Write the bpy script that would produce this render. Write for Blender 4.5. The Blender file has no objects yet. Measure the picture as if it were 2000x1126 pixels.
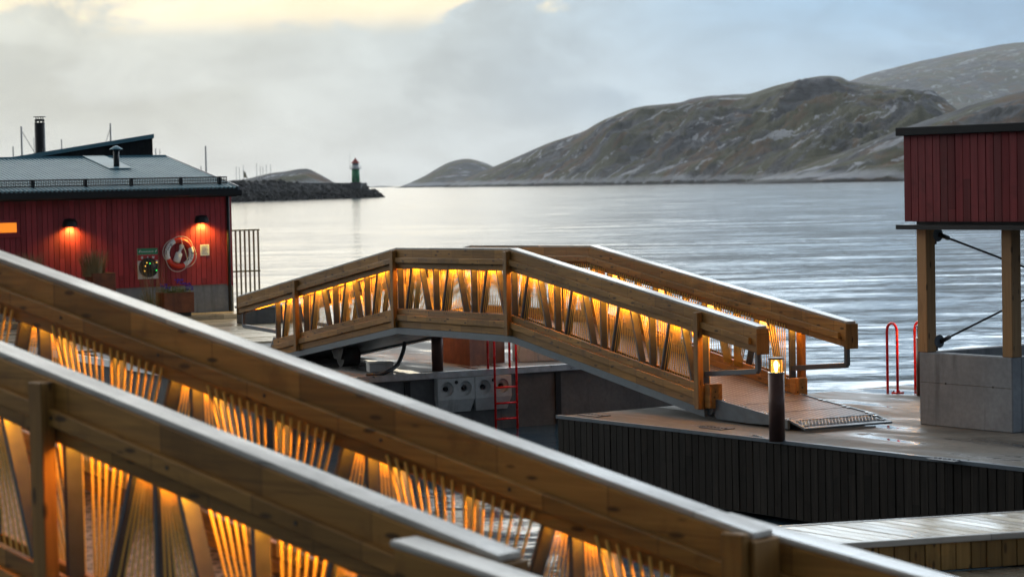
import bpy, bmesh, math, random
from mathutils import Vector, Matrix, noise as mnoise
random.seed(7)
R = math.radians
scene = bpy.context.scene
C = scene.collection

# ------------------------------------------------------------------ camera
CAM_H, ROLL, HORIZON_Y, FPX = 3.2, R(1.2), 356.6, 4722.0
PITCH = math.atan((563 - HORIZON_Y) * math.cos(ROLL) / FPX)
FWD = Vector((0, math.cos(PITCH), -math.sin(PITCH)))
UP0 = Vector((0, math.sin(PITCH), math.cos(PITCH)))
RT0 = Vector((1, 0, 0))
RT = RT0 * math.cos(ROLL) - UP0 * math.sin(ROLL)
UP = RT0 * math.sin(ROLL) + UP0 * math.cos(ROLL)
EYE = Vector((0, 0, CAM_H))
cam_data = bpy.data.cameras.new('camera')
cam = bpy.data.objects.new('camera', cam_data)
C.objects.link(cam)
m = Matrix((RT, UP, -FWD)).transposed().to_4x4()
m.translation = EYE
cam.matrix_world = m
cam_data.sensor_width = 36.0
cam_data.lens = FPX / 2000 * 36
cam_data.clip_start = 0.1
cam_data.clip_end = 40000
cam_data.dof.use_dof = True
cam_data.dof.focus_distance = 35.0
cam_data.dof.aperture_fstop = 3.2
scene.camera = cam

# ------------------------------------------------------------------ world
SUN_AZ, SUN_EL = R(-7.0), R(11.0)          # azimuth from +Y, positive to the right
SUN_DIR = Vector((math.sin(SUN_AZ) * math.cos(SUN_EL), math.cos(SUN_AZ) * math.cos(SUN_EL), math.sin(SUN_EL)))
world = bpy.data.worlds.new('World')
scene.world = world
world.use_nodes = True
nt = world.node_tree
for n_ in list(nt.nodes): nt.nodes.remove(n_)
def wn(t, **k):
    n_ = nt.nodes.new(t)
    for a_, b_ in k.items(): setattr(n_, a_, b_)
    return n_
def wmath(op, a, b=None, c=None, clamp=False):
    n_ = wn('ShaderNodeMath', operation=op, use_clamp=clamp)
    for i, x in enumerate((a, b, c)):
        if x is None: continue
        if isinstance(x, (int, float)): n_.inputs[i].default_value = x
        else: nt.links.new(x, n_.inputs[i])
    return n_.outputs[0]
def wmix(f, a, b):
    n_ = wn('ShaderNodeMix', data_type='RGBA')
    for i, x in ((0, f), (6, a), (7, b)):
        if isinstance(x, (int, float)): n_.inputs[i].default_value = x
        elif isinstance(x, tuple): n_.inputs[i].default_value = (*x, 1)
        else: nt.links.new(x, n_.inputs[i])
    return n_.outputs[2]
def wmap(x, a, b, c, d, smooth=True):
    n_ = wn('ShaderNodeMapRange', interpolation_type='SMOOTHSTEP' if smooth else 'LINEAR')
    nt.links.new(x, n_.inputs[0])
    for i, v in enumerate((a, b, c, d)): n_.inputs[i + 1].default_value = v
    return n_.outputs[0]
tc = wn('ShaderNodeTexCoord')
dirv = tc.outputs['Generated']
sky = wn('ShaderNodeTexSky', sky_type='NISHITA', sun_disc=False, sun_elevation=SUN_EL, sun_rotation=SUN_AZ, altitude=0, air_density=1.0, dust_density=1.0, ozone_density=2.0)
sep = wn('ShaderNodeSeparateXYZ'); nt.links.new(dirv, sep.inputs[0])
dx, dy, dz = sep.outputs
dot = wn('ShaderNodeVectorMath', operation='DOT_PRODUCT'); nt.links.new(dirv, dot.inputs[0]); dot.inputs[1].default_value = SUN_DIR
sunw = wmap(dot.outputs['Value'], 0.968, 1.0, 0.0, 1.0)          # the veiled glow round the sun
# clouds: two scales of noise, stretched along the horizon
mp = wn('ShaderNodeMapping'); nt.links.new(dirv, mp.inputs[0]); mp.inputs['Scale'].default_value = (1, 1, 2.2); mp.inputs['Location'].default_value = (4.2, 0.6, 1.9)
nz1 = wn('ShaderNodeTexNoise'); nt.links.new(mp.outputs[0], nz1.inputs['Vector']); nz1.inputs['Scale'].default_value = 9.0; nz1.inputs['Detail'].default_value = 6; nz1.inputs['Roughness'].default_value = 0.52; nz1.inputs['Distortion'].default_value = 0.35
nz2 = wn('ShaderNodeTexNoise'); nt.links.new(mp.outputs[0], nz2.inputs['Vector']); nz2.inputs['Scale'].default_value = 22.0; nz2.inputs['Detail'].default_value = 7; nz2.inputs['Roughness'].default_value = 0.55; nz2.inputs['Distortion'].default_value = 0.5
# azimuthal drift from the warm sunward side to the cool side
lat = wmap(dx, -0.20, 0.20, 0.0, 1.0)
cloud_far = wmix(lat, (7.2, 7.5, 6.8), (3.2, 5.6, 8.1))
low = wmap(dz, 0.0, 0.085, 1.0, 0.0)
horizon_col = wmix(lat, (7.0, 7.55, 7.5), (5.7, 7.1, 8.2))
base = wmix(low, cloud_far, horizon_col)
# bright band added to the sky above view to whiten water; dimmer at zenith
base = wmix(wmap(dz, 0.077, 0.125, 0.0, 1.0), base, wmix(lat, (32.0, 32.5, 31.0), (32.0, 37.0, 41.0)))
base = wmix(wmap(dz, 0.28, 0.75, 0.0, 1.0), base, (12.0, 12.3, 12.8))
# darker cloud bellies and lighter tops
belly = wmap(nz1.outputs['Fac'], 0.48, 0.60, 0.0, 0.95)
belly_col = wmix(lat, (5.5, 5.8, 5.3), (2.9, 4.7, 6.7))
lowfade = wmap(dz, 0.005, 0.045, 0.0, 1.0)
base = wmix(wmath('MULTIPLY', wmath('MULTIPLY', belly, lowfade), wmap(dz, 0.08, 0.3, 1.0, 0.12)), base, belly_col)
fine = wmap(nz2.outputs['Fac'], 0.3, 0.72, 0.90, 1.09)
# thin gaps near the sun where the bright sky breaks through
gapn = wmath('ADD', wmath('MULTIPLY', nz1.outputs['Fac'], -1.0), wmath('MULTIPLY', nz2.outputs['Fac'], -0.45))
gap = wmath('MULTIPLY', wmap(gapn, -0.735, -0.65, 0.0, 1.0), wmap(dz, 0.060, 0.074, 0.0, 1.0))
glow = wmix(1.0, (0, 0, 0), (13.0, 11.2, 7.6))
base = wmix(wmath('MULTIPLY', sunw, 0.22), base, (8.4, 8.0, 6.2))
base = wmix(wmath('MULTIPLY', gap, wmap(dot.outputs['Value'], 0.970, 0.992, 0.0, 1.0)), base, glow)
mulc = wn('ShaderNodeVectorMath', operation='SCALE'); nt.links.new(base, mulc.inputs[0]); nt.links.new(fine, mulc.inputs['Scale'])
# dusk: the sky behind the viewer, away from the sun, is much darker
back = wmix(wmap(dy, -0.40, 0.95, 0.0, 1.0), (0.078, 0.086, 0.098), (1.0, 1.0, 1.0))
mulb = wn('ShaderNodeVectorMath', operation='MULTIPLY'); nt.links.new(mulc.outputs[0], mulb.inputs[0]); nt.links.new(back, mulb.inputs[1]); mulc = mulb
# the clear sky shows weakly through the cover
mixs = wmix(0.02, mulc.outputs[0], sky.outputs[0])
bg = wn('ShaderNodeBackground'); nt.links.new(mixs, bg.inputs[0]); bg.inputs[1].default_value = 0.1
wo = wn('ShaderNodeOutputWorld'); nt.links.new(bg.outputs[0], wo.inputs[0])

sun_data = bpy.data.lights.new('sun', 'SUN')
sun_data.energy = 0.08
sun_data.angle = R(24)
sun_data.color = (1.0, 0.86, 0.66)
sun = bpy.data.objects.new('sun', sun_data)
C.objects.link(sun)
sun.rotation_euler = (-SUN_DIR).to_track_quat('-Z', 'Y').to_euler()
vs = scene.view_settings
vs.view_transform = 'Standard'
vs.look = 'None'
vs.exposure = 0.0
vs.gamma = 1.0
vs.use_curve_mapping = False
scene.cycles.max_bounces = 6
scene.cycles.diffuse_bounces = 3
scene.cycles.glossy_bounces = 4
scene.cycles.transmission_bounces = 4
scene.cycles.volume_bounces = 2
scene.cycles.sample_clamp_indirect = 4.0
scene.cycles.caustics_reflective = False
scene.cycles.caustics_refractive = False
scene.cycles.use_denoising = True
try: scene.cycles.denoiser = 'OPENIMAGEDENOISE'
except Exception: pass

# ------------------------------------------------------------------ helpers
def ray(px, py):
    return (RT * ((px - 1000) / FPX) + UP * (-(py - 563) / FPX) + FWD)
def ground(px, py, z=0.0):
    r = ray(px, py); return EYE + r * ((z - CAM_H) / r.z)
def at_y(px, py, y):
    r = ray(px, py); return EYE + r * (y / r.y)
def on_plane(px, py, p, nrm):
    r = ray(px, py); return EYE + r * ((p - EYE).dot(nrm) / r.dot(nrm))

def tag(o, label=None, cat=None, group=None, kind=None):
    if label: o['label'] = label
    if cat: o['category'] = cat
    if group: o['group'] = group
    if kind: o['kind'] = kind
    return o
def empty(name, loc=(0, 0, 0), rz=0.0, parent=None):
    o = bpy.data.objects.new(name, None)
    C.objects.link(o); o.location = loc; o.rotation_euler = (0, 0, rz); o.parent = parent
    o.empty_display_size = 0.2
    return o
class MB:
    def __init__(s): s.v = []; s.f = []; s.sm = []
    def quadbox(s, p):          # eight corners: bottom 0-3, top 4-7
        b = len(s.v); s.v += [tuple(q) for q in p]
        for f in ((0, 3, 2, 1), (4, 5, 6, 7), (0, 1, 5, 4), (1, 2, 6, 5), (2, 3, 7, 6), (3, 0, 4, 7)):
            s.f.append(tuple(b + i for i in f)); s.sm.append(False)
        return s
    def box(s, x0, x1, y0, y1, z0, z1):
        return s.quadbox([(x0, y0, z0), (x1, y0, z0), (x1, y1, z0), (x0, y1, z0), (x0, y0, z1), (x1, y0, z1), (x1, y1, z1), (x0, y1, z1)])
    def slope(s, u0, z0, u1, z1, v0, v1, b, t):   # board along u with vertical ends
        return s.quadbox([(u0, v0, z0 + b), (u1, v0, z1 + b), (u1, v1, z1 + b), (u0, v1, z0 + b), (u0, v0, z0 + t), (u1, v0, z1 + t), (u1, v1, z1 + t), (u0, v1, z0 + t)])
    def tube(s, pts, r, n=8, cap=True, smooth=True):
        pts = [Vector(p) for p in pts]; b = len(s.v); prev = None
        for i, p in enumerate(pts):
            t = (pts[min(i + 1, len(pts) - 1)] - pts[max(i - 1, 0)]).normalized()
            if prev is None:
                a = Vector((0, 0, 1)) if abs(t.z) < 0.9 else Vector((1, 0, 0))
                x = t.cross(a).normalized()
            else:
                x = (prev - t * prev.dot(t)).normalized()
            prev = x; y = t.cross(x)
            rr = r[i] if isinstance(r, (list, tuple)) else r
            for k in range(n):
                an = 2 * math.pi * k / n
                s.v.append(tuple(p + (x * math.cos(an) + y * math.sin(an)) * rr))
        for i in range(len(pts) - 1):
            for k in range(n):
                s.f.append((b + i * n + k, b + i * n + (k + 1) % n, b + (i + 1) * n + (k + 1) % n, b + (i + 1) * n + k)); s.sm.append(smooth)
        if cap:
            s.f.append(tuple(b + k for k in range(n))[::-1]); s.sm.append(False)
            e = b + (len(pts) - 1) * n
            s.f.append(tuple(e + k for k in range(n))); s.sm.append(False)
        return s
    def lathe(s, prof, c=(0, 0, 0), n=24, axis='Z', smooth=True):
        b = len(s.v)
        for (r, h) in prof:
            for k in range(n):
                an = 2 * math.pi * k / n; x, y = r * math.cos(an), r * math.sin(an)
                q = (x, y, h) if axis == 'Z' else (x, h, y)
                s.v.append((c[0] + q[0], c[1] + q[1], c[2] + q[2]))
        for i in range(len(prof) - 1):
            for k in range(n):
                s.f.append((b + i * n + k, b + i * n + (k + 1) % n, b + (i + 1) * n + (k + 1) % n, b + (i + 1) * n + k)); s.sm.append(smooth)
        s.f.append(tuple(b + k for k in range(n))[::-1]); s.sm.append(False)
        e = b + (len(prof) - 1) * n
        s.f.append(tuple(e + k for k in range(n))); s.sm.append(False)
        return s
    def prism(s, poly, axis, a, b_):   # polygon in two axes extruded along the third
        b = len(s.v); n = len(poly)
        for w in (a, b_):
            for (p, q) in poly:
                s.v.append({'X': (w, p, q), 'Y': (p, w, q), 'Z': (p, q, w)}[axis])
        s.f.append(tuple(b + i for i in range(n))); s.sm.append(False)
        s.f.append(tuple(b + n + i for i in range(n))[::-1]); s.sm.append(False)
        for i in range(n):
            j = (i + 1) % n
            s.f.append((b + i, b + n + i, b + n + j, b + j)); s.sm.append(False)
        return s
    def torus(s, c, R_, r, axis='Y', n=32, k=10, a0=0.0, a1=2 * math.pi):
        full = abs(a1 - a0 - 2 * math.pi) < 1e-4
        b = len(s.v); N = n if full else n + 1
        for i in range(N):
            a = a0 + (a1 - a0) * i / n
            for j in range(k):
                q = 2 * math.pi * j / k
                rad = R_ + r * math.cos(q); h = r * math.sin(q)
                x, y = rad * math.cos(a), rad * math.sin(a)
                p = (x, h, y) if axis == 'Y' else (x, y, h)
                s.v.append((c[0] + p[0], c[1] + p[1], c[2] + p[2]))
        for i in range(n):
            i2 = (i + 1) % N
            for j in range(k):
                s.f.append((b + i * k + j, b + i2 * k + j, b + i2 * k + (j + 1) % k, b + i * k + (j + 1) % k)); s.sm.append(True)
        return s
    def mesh(s, name):
        me = bpy.data.meshes.new(name); me.from_pydata(s.v, [], s.f)
        me.polygons.foreach_set('use_smooth', s.sm); me.update()
        bm = bmesh.new(); bm.from_mesh(me); bmesh.ops.recalc_face_normals(bm, faces=bm.faces); bm.to_mesh(me); bm.free()
        return me
    def build(s, name, mat, parent=None, bevel=0.0, loc=None, rz=None):
        o = bpy.data.objects.new(name, s.mesh(name)); C.objects.link(o)
        o.data.materials.append(mat); o.parent = parent
        if loc is not None: o.location = loc
        if rz is not None: o.rotation_euler = (0, 0, rz)
        if bevel > 0:
            bv = o.modifiers.new('bevel', 'BEVEL'); bv.width = bevel; bv.segments = 1; bv.limit_method = 'ANGLE'
        return o
def place(me, name, mat, parent, matrix):
    o = bpy.data.objects.new(name, me); C.objects.link(o)
    if not me.materials: me.materials.append(mat)
    o.parent = parent; o.matrix_local = matrix
    return o
def text_mesh(body, size, name):
    cu = bpy.data.curves.new(name, 'FONT'); cu.body = body; cu.size = size; cu.align_x = 'CENTER'; cu.align_y = 'CENTER'; cu.extrude = 0.001
    tmp = bpy.data.objects.new(name, cu); C.objects.link(tmp)
    dg = bpy.context.evaluated_depsgraph_get()
    me = bpy.data.meshes.new_from_object(tmp.evaluated_get(dg))
    bpy.data.objects.remove(tmp); return me

# ------------------------------------------------------------------ materials
class Mat:
    def __init__(s, name):
        s.m = bpy.data.materials.new(name); s.m.use_nodes = True; s.t = s.m.node_tree
        s.b = s.t.nodes['Principled BSDF']; s.tc = None
    def n(s, t, **k):
        x = s.t.nodes.new(t)
        for a, b in k.items(): setattr(x, a, b)
        return x
    def link(s, a, b): s.t.links.new(a, b)
    def coord(s, kind='Object', scale=(1, 1, 1), loc=(0, 0, 0), rot=(0, 0, 0), rand=False):
        if s.tc is None: s.tc = s.n('ShaderNodeTexCoord')
        src = s.tc.outputs[kind]
        if rand:
            oi = s.n('ShaderNodeObjectInfo'); ad = s.n('ShaderNodeVectorMath', operation='MULTIPLY_ADD')
            cb = s.n('ShaderNodeCombineXYZ')
            for i in range(3): s.link(oi.outputs['Random'], cb.inputs[i])
            s.link(cb.outputs[0], ad.inputs[0]); ad.inputs[1].default_value = (37, 11, 19); s.link(src, ad.inputs[2]); src = ad.outputs[0]
        mp = s.n('ShaderNodeMapping'); s.link(src, mp.inputs[0])
        mp.inputs['Scale'].default_value = scale; mp.inputs['Location'].default_value = loc; mp.inputs['Rotation'].default_value = rot
        return mp.outputs[0]
    def noise(s, vec, scale=5, detail=4, rough=0.5, dist=0.0):
        x = s.n('ShaderNodeTexNoise'); s.link(vec, x.inputs['Vector'])
        x.inputs['Scale'].default_value = scale; x.inputs['Detail'].default_value = detail; x.inputs['Roughness'].default_value = rough; x.inputs['Distortion'].default_value = dist
        return x.outputs['Fac']
    def ramp(s, fac, stops, interp='LINEAR'):
        x = s.n('ShaderNodeValToRGB'); s.link(fac, x.inputs[0]); cr = x.color_ramp; cr.interpolation = interp
        while len(cr.elements) < len(stops): cr.elements.new(0.5)
        for e, (p, c) in zip(cr.elements, stops): e.position = p; e.color = (*c, 1) if len(c) == 3 else c
        return x.outputs[0]
    def mapr(s, x, a, b, c, d):
        k = s.n('ShaderNodeMapRange', interpolation_type='SMOOTHSTEP'); s.link(x, k.inputs[0])
        for i, v in enumerate((a, b, c, d)): k.inputs[i + 1].default_value = v
        return k.outputs[0]
    def mix(s, f, a, b, mode='MIX'):
        k = s.n('ShaderNodeMix', data_type='RGBA', blend_type=mode)
        for i, x in ((0, f), (6, a), (7, b)):
            if isinstance(x, (int, float)): k.inputs[i].default_value = x
            elif isinstance(x, tuple): k.inputs[i].default_value = (*x, 1)
            else: s.link(x, k.inputs[i])
        return k.outputs[2]
    def math(s, op, a, b=0.0):
        k = s.n('ShaderNodeMath', operation=op)
        for i, x in enumerate((a, b)):
            if isinstance(x, (int, float)): k.inputs[i].default_value = x
            else: s.link(x, k.inputs[i])
        return k.outputs[0]
    def set(s, **k):
        names = dict(col='Base Color', rough='Roughness', metal='Metallic', spec='Specular IOR Level', ior='IOR', ecol='Emission Color', estr='Emission Strength', coat='Coat Weight', alpha='Alpha', trans='Transmission Weight', normal='Normal')
        for a, v in k.items():
            i = s.b.inputs[names[a]]
            if isinstance(v, tuple): i.default_value = (*v, 1) if len(v) == 3 else v
            elif isinstance(v, (int, float)): i.default_value = v
            else: s.link(v, i)
        return s
    def bump(s, h, strength=0.3, dist=0.01, chain=None):
        x = s.n('ShaderNodeBump'); s.link(h, x.inputs['Height']); x.inputs['Strength'].default_value = strength; x.inputs['Distance'].default_value = dist
        if chain is not None: s.link(chain, x.inputs['Normal'])
        s.link(x.outputs[0], s.b.inputs['Normal']); return x.outputs[0]
M = {}
def simple(name, col, rough=0.5, metal=0.0, var=0.15, scale=6.0, bump=0.0, **k):
    a = Mat(name); v = a.coord(rand=True)
    nz = a.noise(v, scale, 5, 0.6)
    lo = tuple(c * (1 - var) for c in col); hi = tuple(min(1, c * (1 + var)) for c in col)
    a.set(col=a.ramp(nz, [(0.3, lo), (0.7, hi)]), metal=metal, rough=a.mapr(nz, 0.3, 0.7, max(0.02, rough - 0.08), rough + 0.08), **k)
    if bump: a.bump(nz, bump, 0.01)
    M[name] = a.m; return a
def wood(name, light, dark, rough=0.55, axis='X', joint=0.72, wet=0.0, knots=True):
    a = Mat(name)
    sc = {'X': (1.2, 26, 26), 'Z': (26, 26, 1.2), 'Y': (26, 1.2, 26)}[axis]
    g = a.noise(a.coord(scale=sc, rand=True), 1.0, 5, 0.62, 0.6)
    big = a.noise(a.coord(scale=tuple(x / 9 for x in sc), rand=True), 1.0, 3, 0.5)
    col = a.ramp(g, [(0.28, dark), (0.72, light)])
    col = a.mix(a.mapr(big, 0.35, 0.7, 0.0, 0.45), col, tuple(c * 0.62 for c in light))
    # finger-jointed lamella lengths, each its own tone
    sp = a.n('ShaderNodeSeparateXYZ'); a.link(a.coord(rand=True), sp.inputs[0])
    ax = sp.outputs['XYZ'.index(axis)]
    cell = a.math('FLOOR', a.math('DIVIDE', ax, joint))
    wnz = a.n('ShaderNodeTexWhiteNoise', noise_dimensions='1D'); a.link(cell, wnz.inputs['W'])
    tone = a.mapr(wnz.outputs['Value'], 0, 1, 0.74, 1.20)
    hs = a.n('ShaderNodeHueSaturation'); a.link(col, hs.inputs['Color']); a.link(tone, hs.inputs['Value']); col = hs.outputs[0]
    fr = a.math('FRACT', a.math('DIVIDE', ax, joint))
    line = a.math('LESS_THAN', fr, 0.008 / joint)
    col = a.mix(a.math('MULTIPLY', line, 0.6), col, tuple(c * 0.3 for c in dark))
    if knots:
        vo = a.n('ShaderNodeTexVoronoi', feature='F1'); a.link(a.coord(scale=tuple({1.2: 3.2, 26: 11.0}[x] for x in sc), rand=True), vo.inputs['Vector']); vo.inputs['Scale'].default_value = 1.0
        kn = a.mapr(vo.outputs['Distance'], 0.10, 0.20, 0.95, 0.0)
        col = a.mix(kn, col, tuple(c * 0.33 for c in dark))
    chk = a.noise(a.coord(scale=tuple({1.2: 0.9, 26: 55}[x] for x in sc), rand=True), 1.0, 2, 0.5, 0.2)
    col = a.mix(a.mapr(chk, 0.66, 0.72, 0.0, 0.65), col, tuple(c * 0.35 for c in dark))
    st = a.noise(a.coord(scale=(1.7, 1.7, 1.7), rand=True), 1.0, 5, 0.65, 0.8)
    col = a.mix(a.mapr(st, 0.52, 0.70, 0.0, 0.45), col, tuple(c * 0.55 for c in dark))
    a.set(col=col, rough=a.mapr(big, 0.3, 0.75, rough - 0.1 - wet, rough + 0.1))
    a.set(spec=0.3); a.bump(g, 0.25, 0.004)
    if max(light) < 0.05: a.set(spec=0.15)
    M[name] = a.m; return a
wood('pine', (0.45, 0.225, 0.052), (0.19, 0.088, 0.020), 0.55)
wood('pine_post', (0.33, 0.165, 0.042), (0.16, 0.08, 0.02), 0.55, axis='Z', joint=3.0)
wood('cap_wood', (0.60, 0.57, 0.52), (0.34, 0.32, 0.285), 0.36, wet=0.12, joint=1.9, knots=False)
wood('plank_wet', (0.68, 0.58, 0.42), (0.42, 0.34, 0.22), 0.36, wet=0.14, joint=5.0, axis='Y', knots=False)
wood('deck_plank', (0.30, 0.26, 0.20), (0.17, 0.145, 0.11), 0.30, wet=0.16, joint=4.0, knots=False)
wood('front_board', (0.42, 0.25, 0.08), (0.23, 0.13, 0.04), 0.55, axis='Z', joint=4.0)
wood('red_board', (0.42, 0.050, 0.062), (0.31, 0.036, 0.045), 0.6, axis='Z', joint=9.0, knots=False)
wood('maroon_board', (0.22, 0.026, 0.032), (0.15, 0.018, 0.022), 0.65, axis='Z', joint=9.0, knots=False)
wood('dark_slat', (0.034, 0.026, 0.020), (0.008, 0.007, 0.006), 0.62, axis='Z', joint=9.0, knots=False)
wood('black_board', (0.022, 0.024, 0.027), (0.012, 0.013, 0.015), 0.5, axis='Z', joint=9.0, knots=False)
wood('glulam', (0.46, 0.27, 0.12), (0.33, 0.19, 0.085), 0.5, axis='Z', joint=6.0)
simple('steel', (0.075, 0.084, 0.10), 0.45, 0.25, 0.2, 9, 0.05)
simple('galvanised', (0.42, 0.45, 0.48), 0.35, 0.8, 0.2, 9, 0.05)
simple('steel_paint', (0.085, 0.11, 0.135), 0.40, 0.2, 0.25, 5)
simple('bolt_steel', (0.75, 0.75, 0.74), 0.22, 0.9)
simple('rod', (0.88, 0.58, 0.14), 0.45, 0.1, 0.1)
simple('screw', (0.012, 0.012, 0.012), 0.5)
simple('black_metal', (0.011, 0.012, 0.014), 0.45, 0.0, spec=0.3)
simple('rubber', (0.012, 0.012, 0.013), 0.6)
simple('bollard_paint', (0.085, 0.036, 0.025), 0.40, 0.3, 0.25)
simple('red_paint', (0.80, 0.014, 0.016), 0.28, 0.0, 0.12)
simple('white_paint', (0.88, 0.88, 0.87), 0.4, 0, 0.06)
simple('buoy_red', (0.80, 0.05, 0.025), 0.45, 0, 0.12)
simple('sign_green', (0.03, 0.26, 0.12), 0.4)
simple('sign_red', (0.55, 0.03, 0.03), 0.4)
simple('sign_white', (0.85, 0.85, 0.85), 0.4, 0, 0.05)
simple('ink', (0.02, 0.03, 0.05), 0.6)
simple('fence_metal', (0.42, 0.33, 0.18), 0.5, 0.2)
simple('roof_black', (0.014, 0.016, 0.019), 0.6, 0.0, 0.2, spec=0.2)
simple('grass_dry', (0.26, 0.19, 0.085), 0.7, 0, 0.35, 2)
simple('grass_green', (0.10, 0.13, 0.03), 0.7, 0, 0.35, 2)
simple('flower', (0.10, 0.06, 0.55), 0.6, 0, 0.3, 20)
simple('lh_green', (0.012, 0.30, 0.10), 0.5)
simple('lh_red', (0.50, 0.05, 0.025), 0.5)
simple('lh_glass', (0.20, 0.24, 0.26), 0.2)
simple('boat_metal', (0.45, 0.45, 0.44), 0.4, 0.3)
simple('blue_paint', (0.04, 0.13, 0.30), 0.5)
simple('rope_white', (0.70, 0.66, 0.62), 0.7)
# corten steel
a = Mat('corten'); v = a.coord(rand=True); n1 = a.noise(v, 4, 6, 0.65); n2 = a.noise(a.coord(scale=(9, 9, 1.0)), 1.0, 4, 0.6)
col = a.ramp(n1, [(0.25, (0.085, 0.022, 0.008)), (0.55, (0.19, 0.055, 0.018)), (0.8, (0.27, 0.09, 0.028))])
a.set(col=a.mix(a.mapr(n2, 0.5, 0.75, 0, 0.5), col, (0.05, 0.02, 0.012)), rough=0.62, metal=0.1); a.bump(n1, 0.15, 0.005); M['corten'] = a.m
# concrete, upright: cast panels with stains
def concrete(name, c0, c1, wet=False):
    a = Mat(name); v = a.coord()
    n1 = a.noise(v, 1.3, 7, 0.62); n2 = a.noise(v, 14, 5, 0.6); n3 = a.noise(a.coord(scale=(5, 5, 0.5)), 1.0, 4, 0.6)
    col = a.ramp(n1, [(0.3, c0), (0.7, c1)])
    col = a.mix(a.mapr(n2, 0.35, 0.65, 0.0, 0.25), col, tuple(x * 0.6 for x in c0))
    col = a.mix(a.mapr(n3, 0.52, 0.72, 0, 0.55), col, tuple(x * 0.45 for x in c0))
    a.set(col=col, rough=0.75); a.bump(n2, 0.25, 0.006); M[name] = a.m
concrete('concrete', (0.20, 0.22, 0.245), (0.32, 0.345, 0.375))
concrete('concrete_dark', (0.075, 0.075, 0.075), (0.15, 0.15, 0.148))
concrete('concrete_pale', (0.50, 0.49, 0.47), (0.64, 0.63, 0.61))
# wet dock surface: damp concrete with thin puddles
def wetdock(name, dry0, dry1, thr, seam=True):
    a = Mat(name); v = a.coord()
    n1 = a.noise(v, 0.55, 6, 0.6, 0.4); n2 = a.noise(v, 9, 6, 0.65); n3 = a.noise(a.coord(scale=(0.8, 2.6, 1)), 0.55, 4, 0.55, 0.6)
    col = a.ramp(n1, [(0.28, dry0), (0.72, dry1)])
    col = a.mix(a.mapr(n2, 0.35, 0.7, 0, 0.35), col, tuple(x * 0.55 for x in dry0))
    pud = a.mapr(n3, thr, thr + 0.06, 0.0, 1.0)
    damp = a.mapr(n3, thr - 0.14, thr, 0.0, 1.0)
    col = a.mix(a.math('MULTIPLY', damp, 0.5), col, tuple(x * 0.4 for x in dry0))
    ro = a.mix(damp, (0.78,) * 3, (0.50,) * 3); ro = a.mix(pud, ro, (0.05,) * 3)
    a.set(col=col, rough=ro)
    bw = a.n('ShaderNodeBump'); a.link(n2, bw.inputs['Height']); bw.inputs['Distance'].default_value = 0.006
    a.link(a.math('SUBTRACT', 0.5, a.math('MULTIPLY', pud, 0.47)), bw.inputs['Strength']); a.link(bw.outputs[0], a.b.inputs['Normal'])
    M[name] = a.m
wetdock('dock_top', (0.105, 0.093, 0.076), (0.25, 0.225, 0.19), 0.56)
wetdock('dock_top_grey', (0.13, 0.125, 0.115), (0.28, 0.27, 0.25), 0.545)
# roof sheet
a = Mat('roof_sheet'); v = a.coord(); n1 = a.noise(v, 2.0, 5, 0.6)
a.set(col=a.ramp(n1, [(0.3, (0.075, 0.20, 0.255)), (0.7, (0.13, 0.28, 0.34))]), metal=0.0, rough=0.45, spec=0.45); M['roof_sheet'] = a.m
# fine tread mesh of bridge decks and ramp
a = Mat('tread'); v = a.coord()
def wave(rot):
    w = a.n('ShaderNodeTexWave', wave_type='BANDS', bands_direction='X', wave_profile='SIN')
    a.link(a.coord(rot=(0, 0, rot)), w.inputs['Vector']); w.inputs['Scale'].default_value = 4.4; return w.outputs['Fac']
w1, w2 = wave(R(28)), wave(R(-28))
mx = a.math('MAXIMUM', w1, w2); n1 = a.noise(v, 3, 4, 0.6)
col = a.mix(a.mapr(mx, 0.62, 0.86, 0, 1), (0.016, 0.013, 0.012), a.ramp(n1, [(0.3, (0.12, 0.10, 0.10)), (0.7, (0.19, 0.165, 0.165))]))
a.set(col=col, rough=0.5, metal=0.15); a.bump(mx, 0.5, 0.006); M['tread'] = a.m
# lamps
def emit(name, col, st):
    a = Mat(name); a.set(col=tuple(min(1, c) for c in col), ecol=col, estr=st, rough=0.4); M[name] = a.m
WARM = (1.0, 0.385, 0.028)
emit('led', WARM, 68.0)
emit('lamp_glow', WARM, 22.0)
emit('window_glow', (1.0, 0.27, 0.02), 0.9)
emit('lantern_core', (1.0, 0.62, 0.16), 40.0)
emit('dot_green', (0.05, 1.0, 0.15), 2.0)
emit('dot_amber', (1.0, 0.55, 0.08), 2.0)
a = Mat('lantern_glass'); a.t.nodes.remove(a.b)
tr = a.n('ShaderNodeBsdfTransparent'); tr.inputs[0].default_value = (1.0, 0.86, 0.6, 1); em = a.n('ShaderNodeEmission'); em.inputs[0].default_value = (1.0, 0.50, 0.08, 1); em.inputs[1].default_value = 1.6
ms = a.n('ShaderNodeMixShader'); ms.inputs[0].default_value = 0.35; a.link(tr.outputs[0], ms.inputs[1]); a.link(em.outputs[0], ms.inputs[2]); a.link(ms.outputs[0], a.t.nodes['Material Output'].inputs['Surface']); M['lantern_glass'] = a.m
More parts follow.
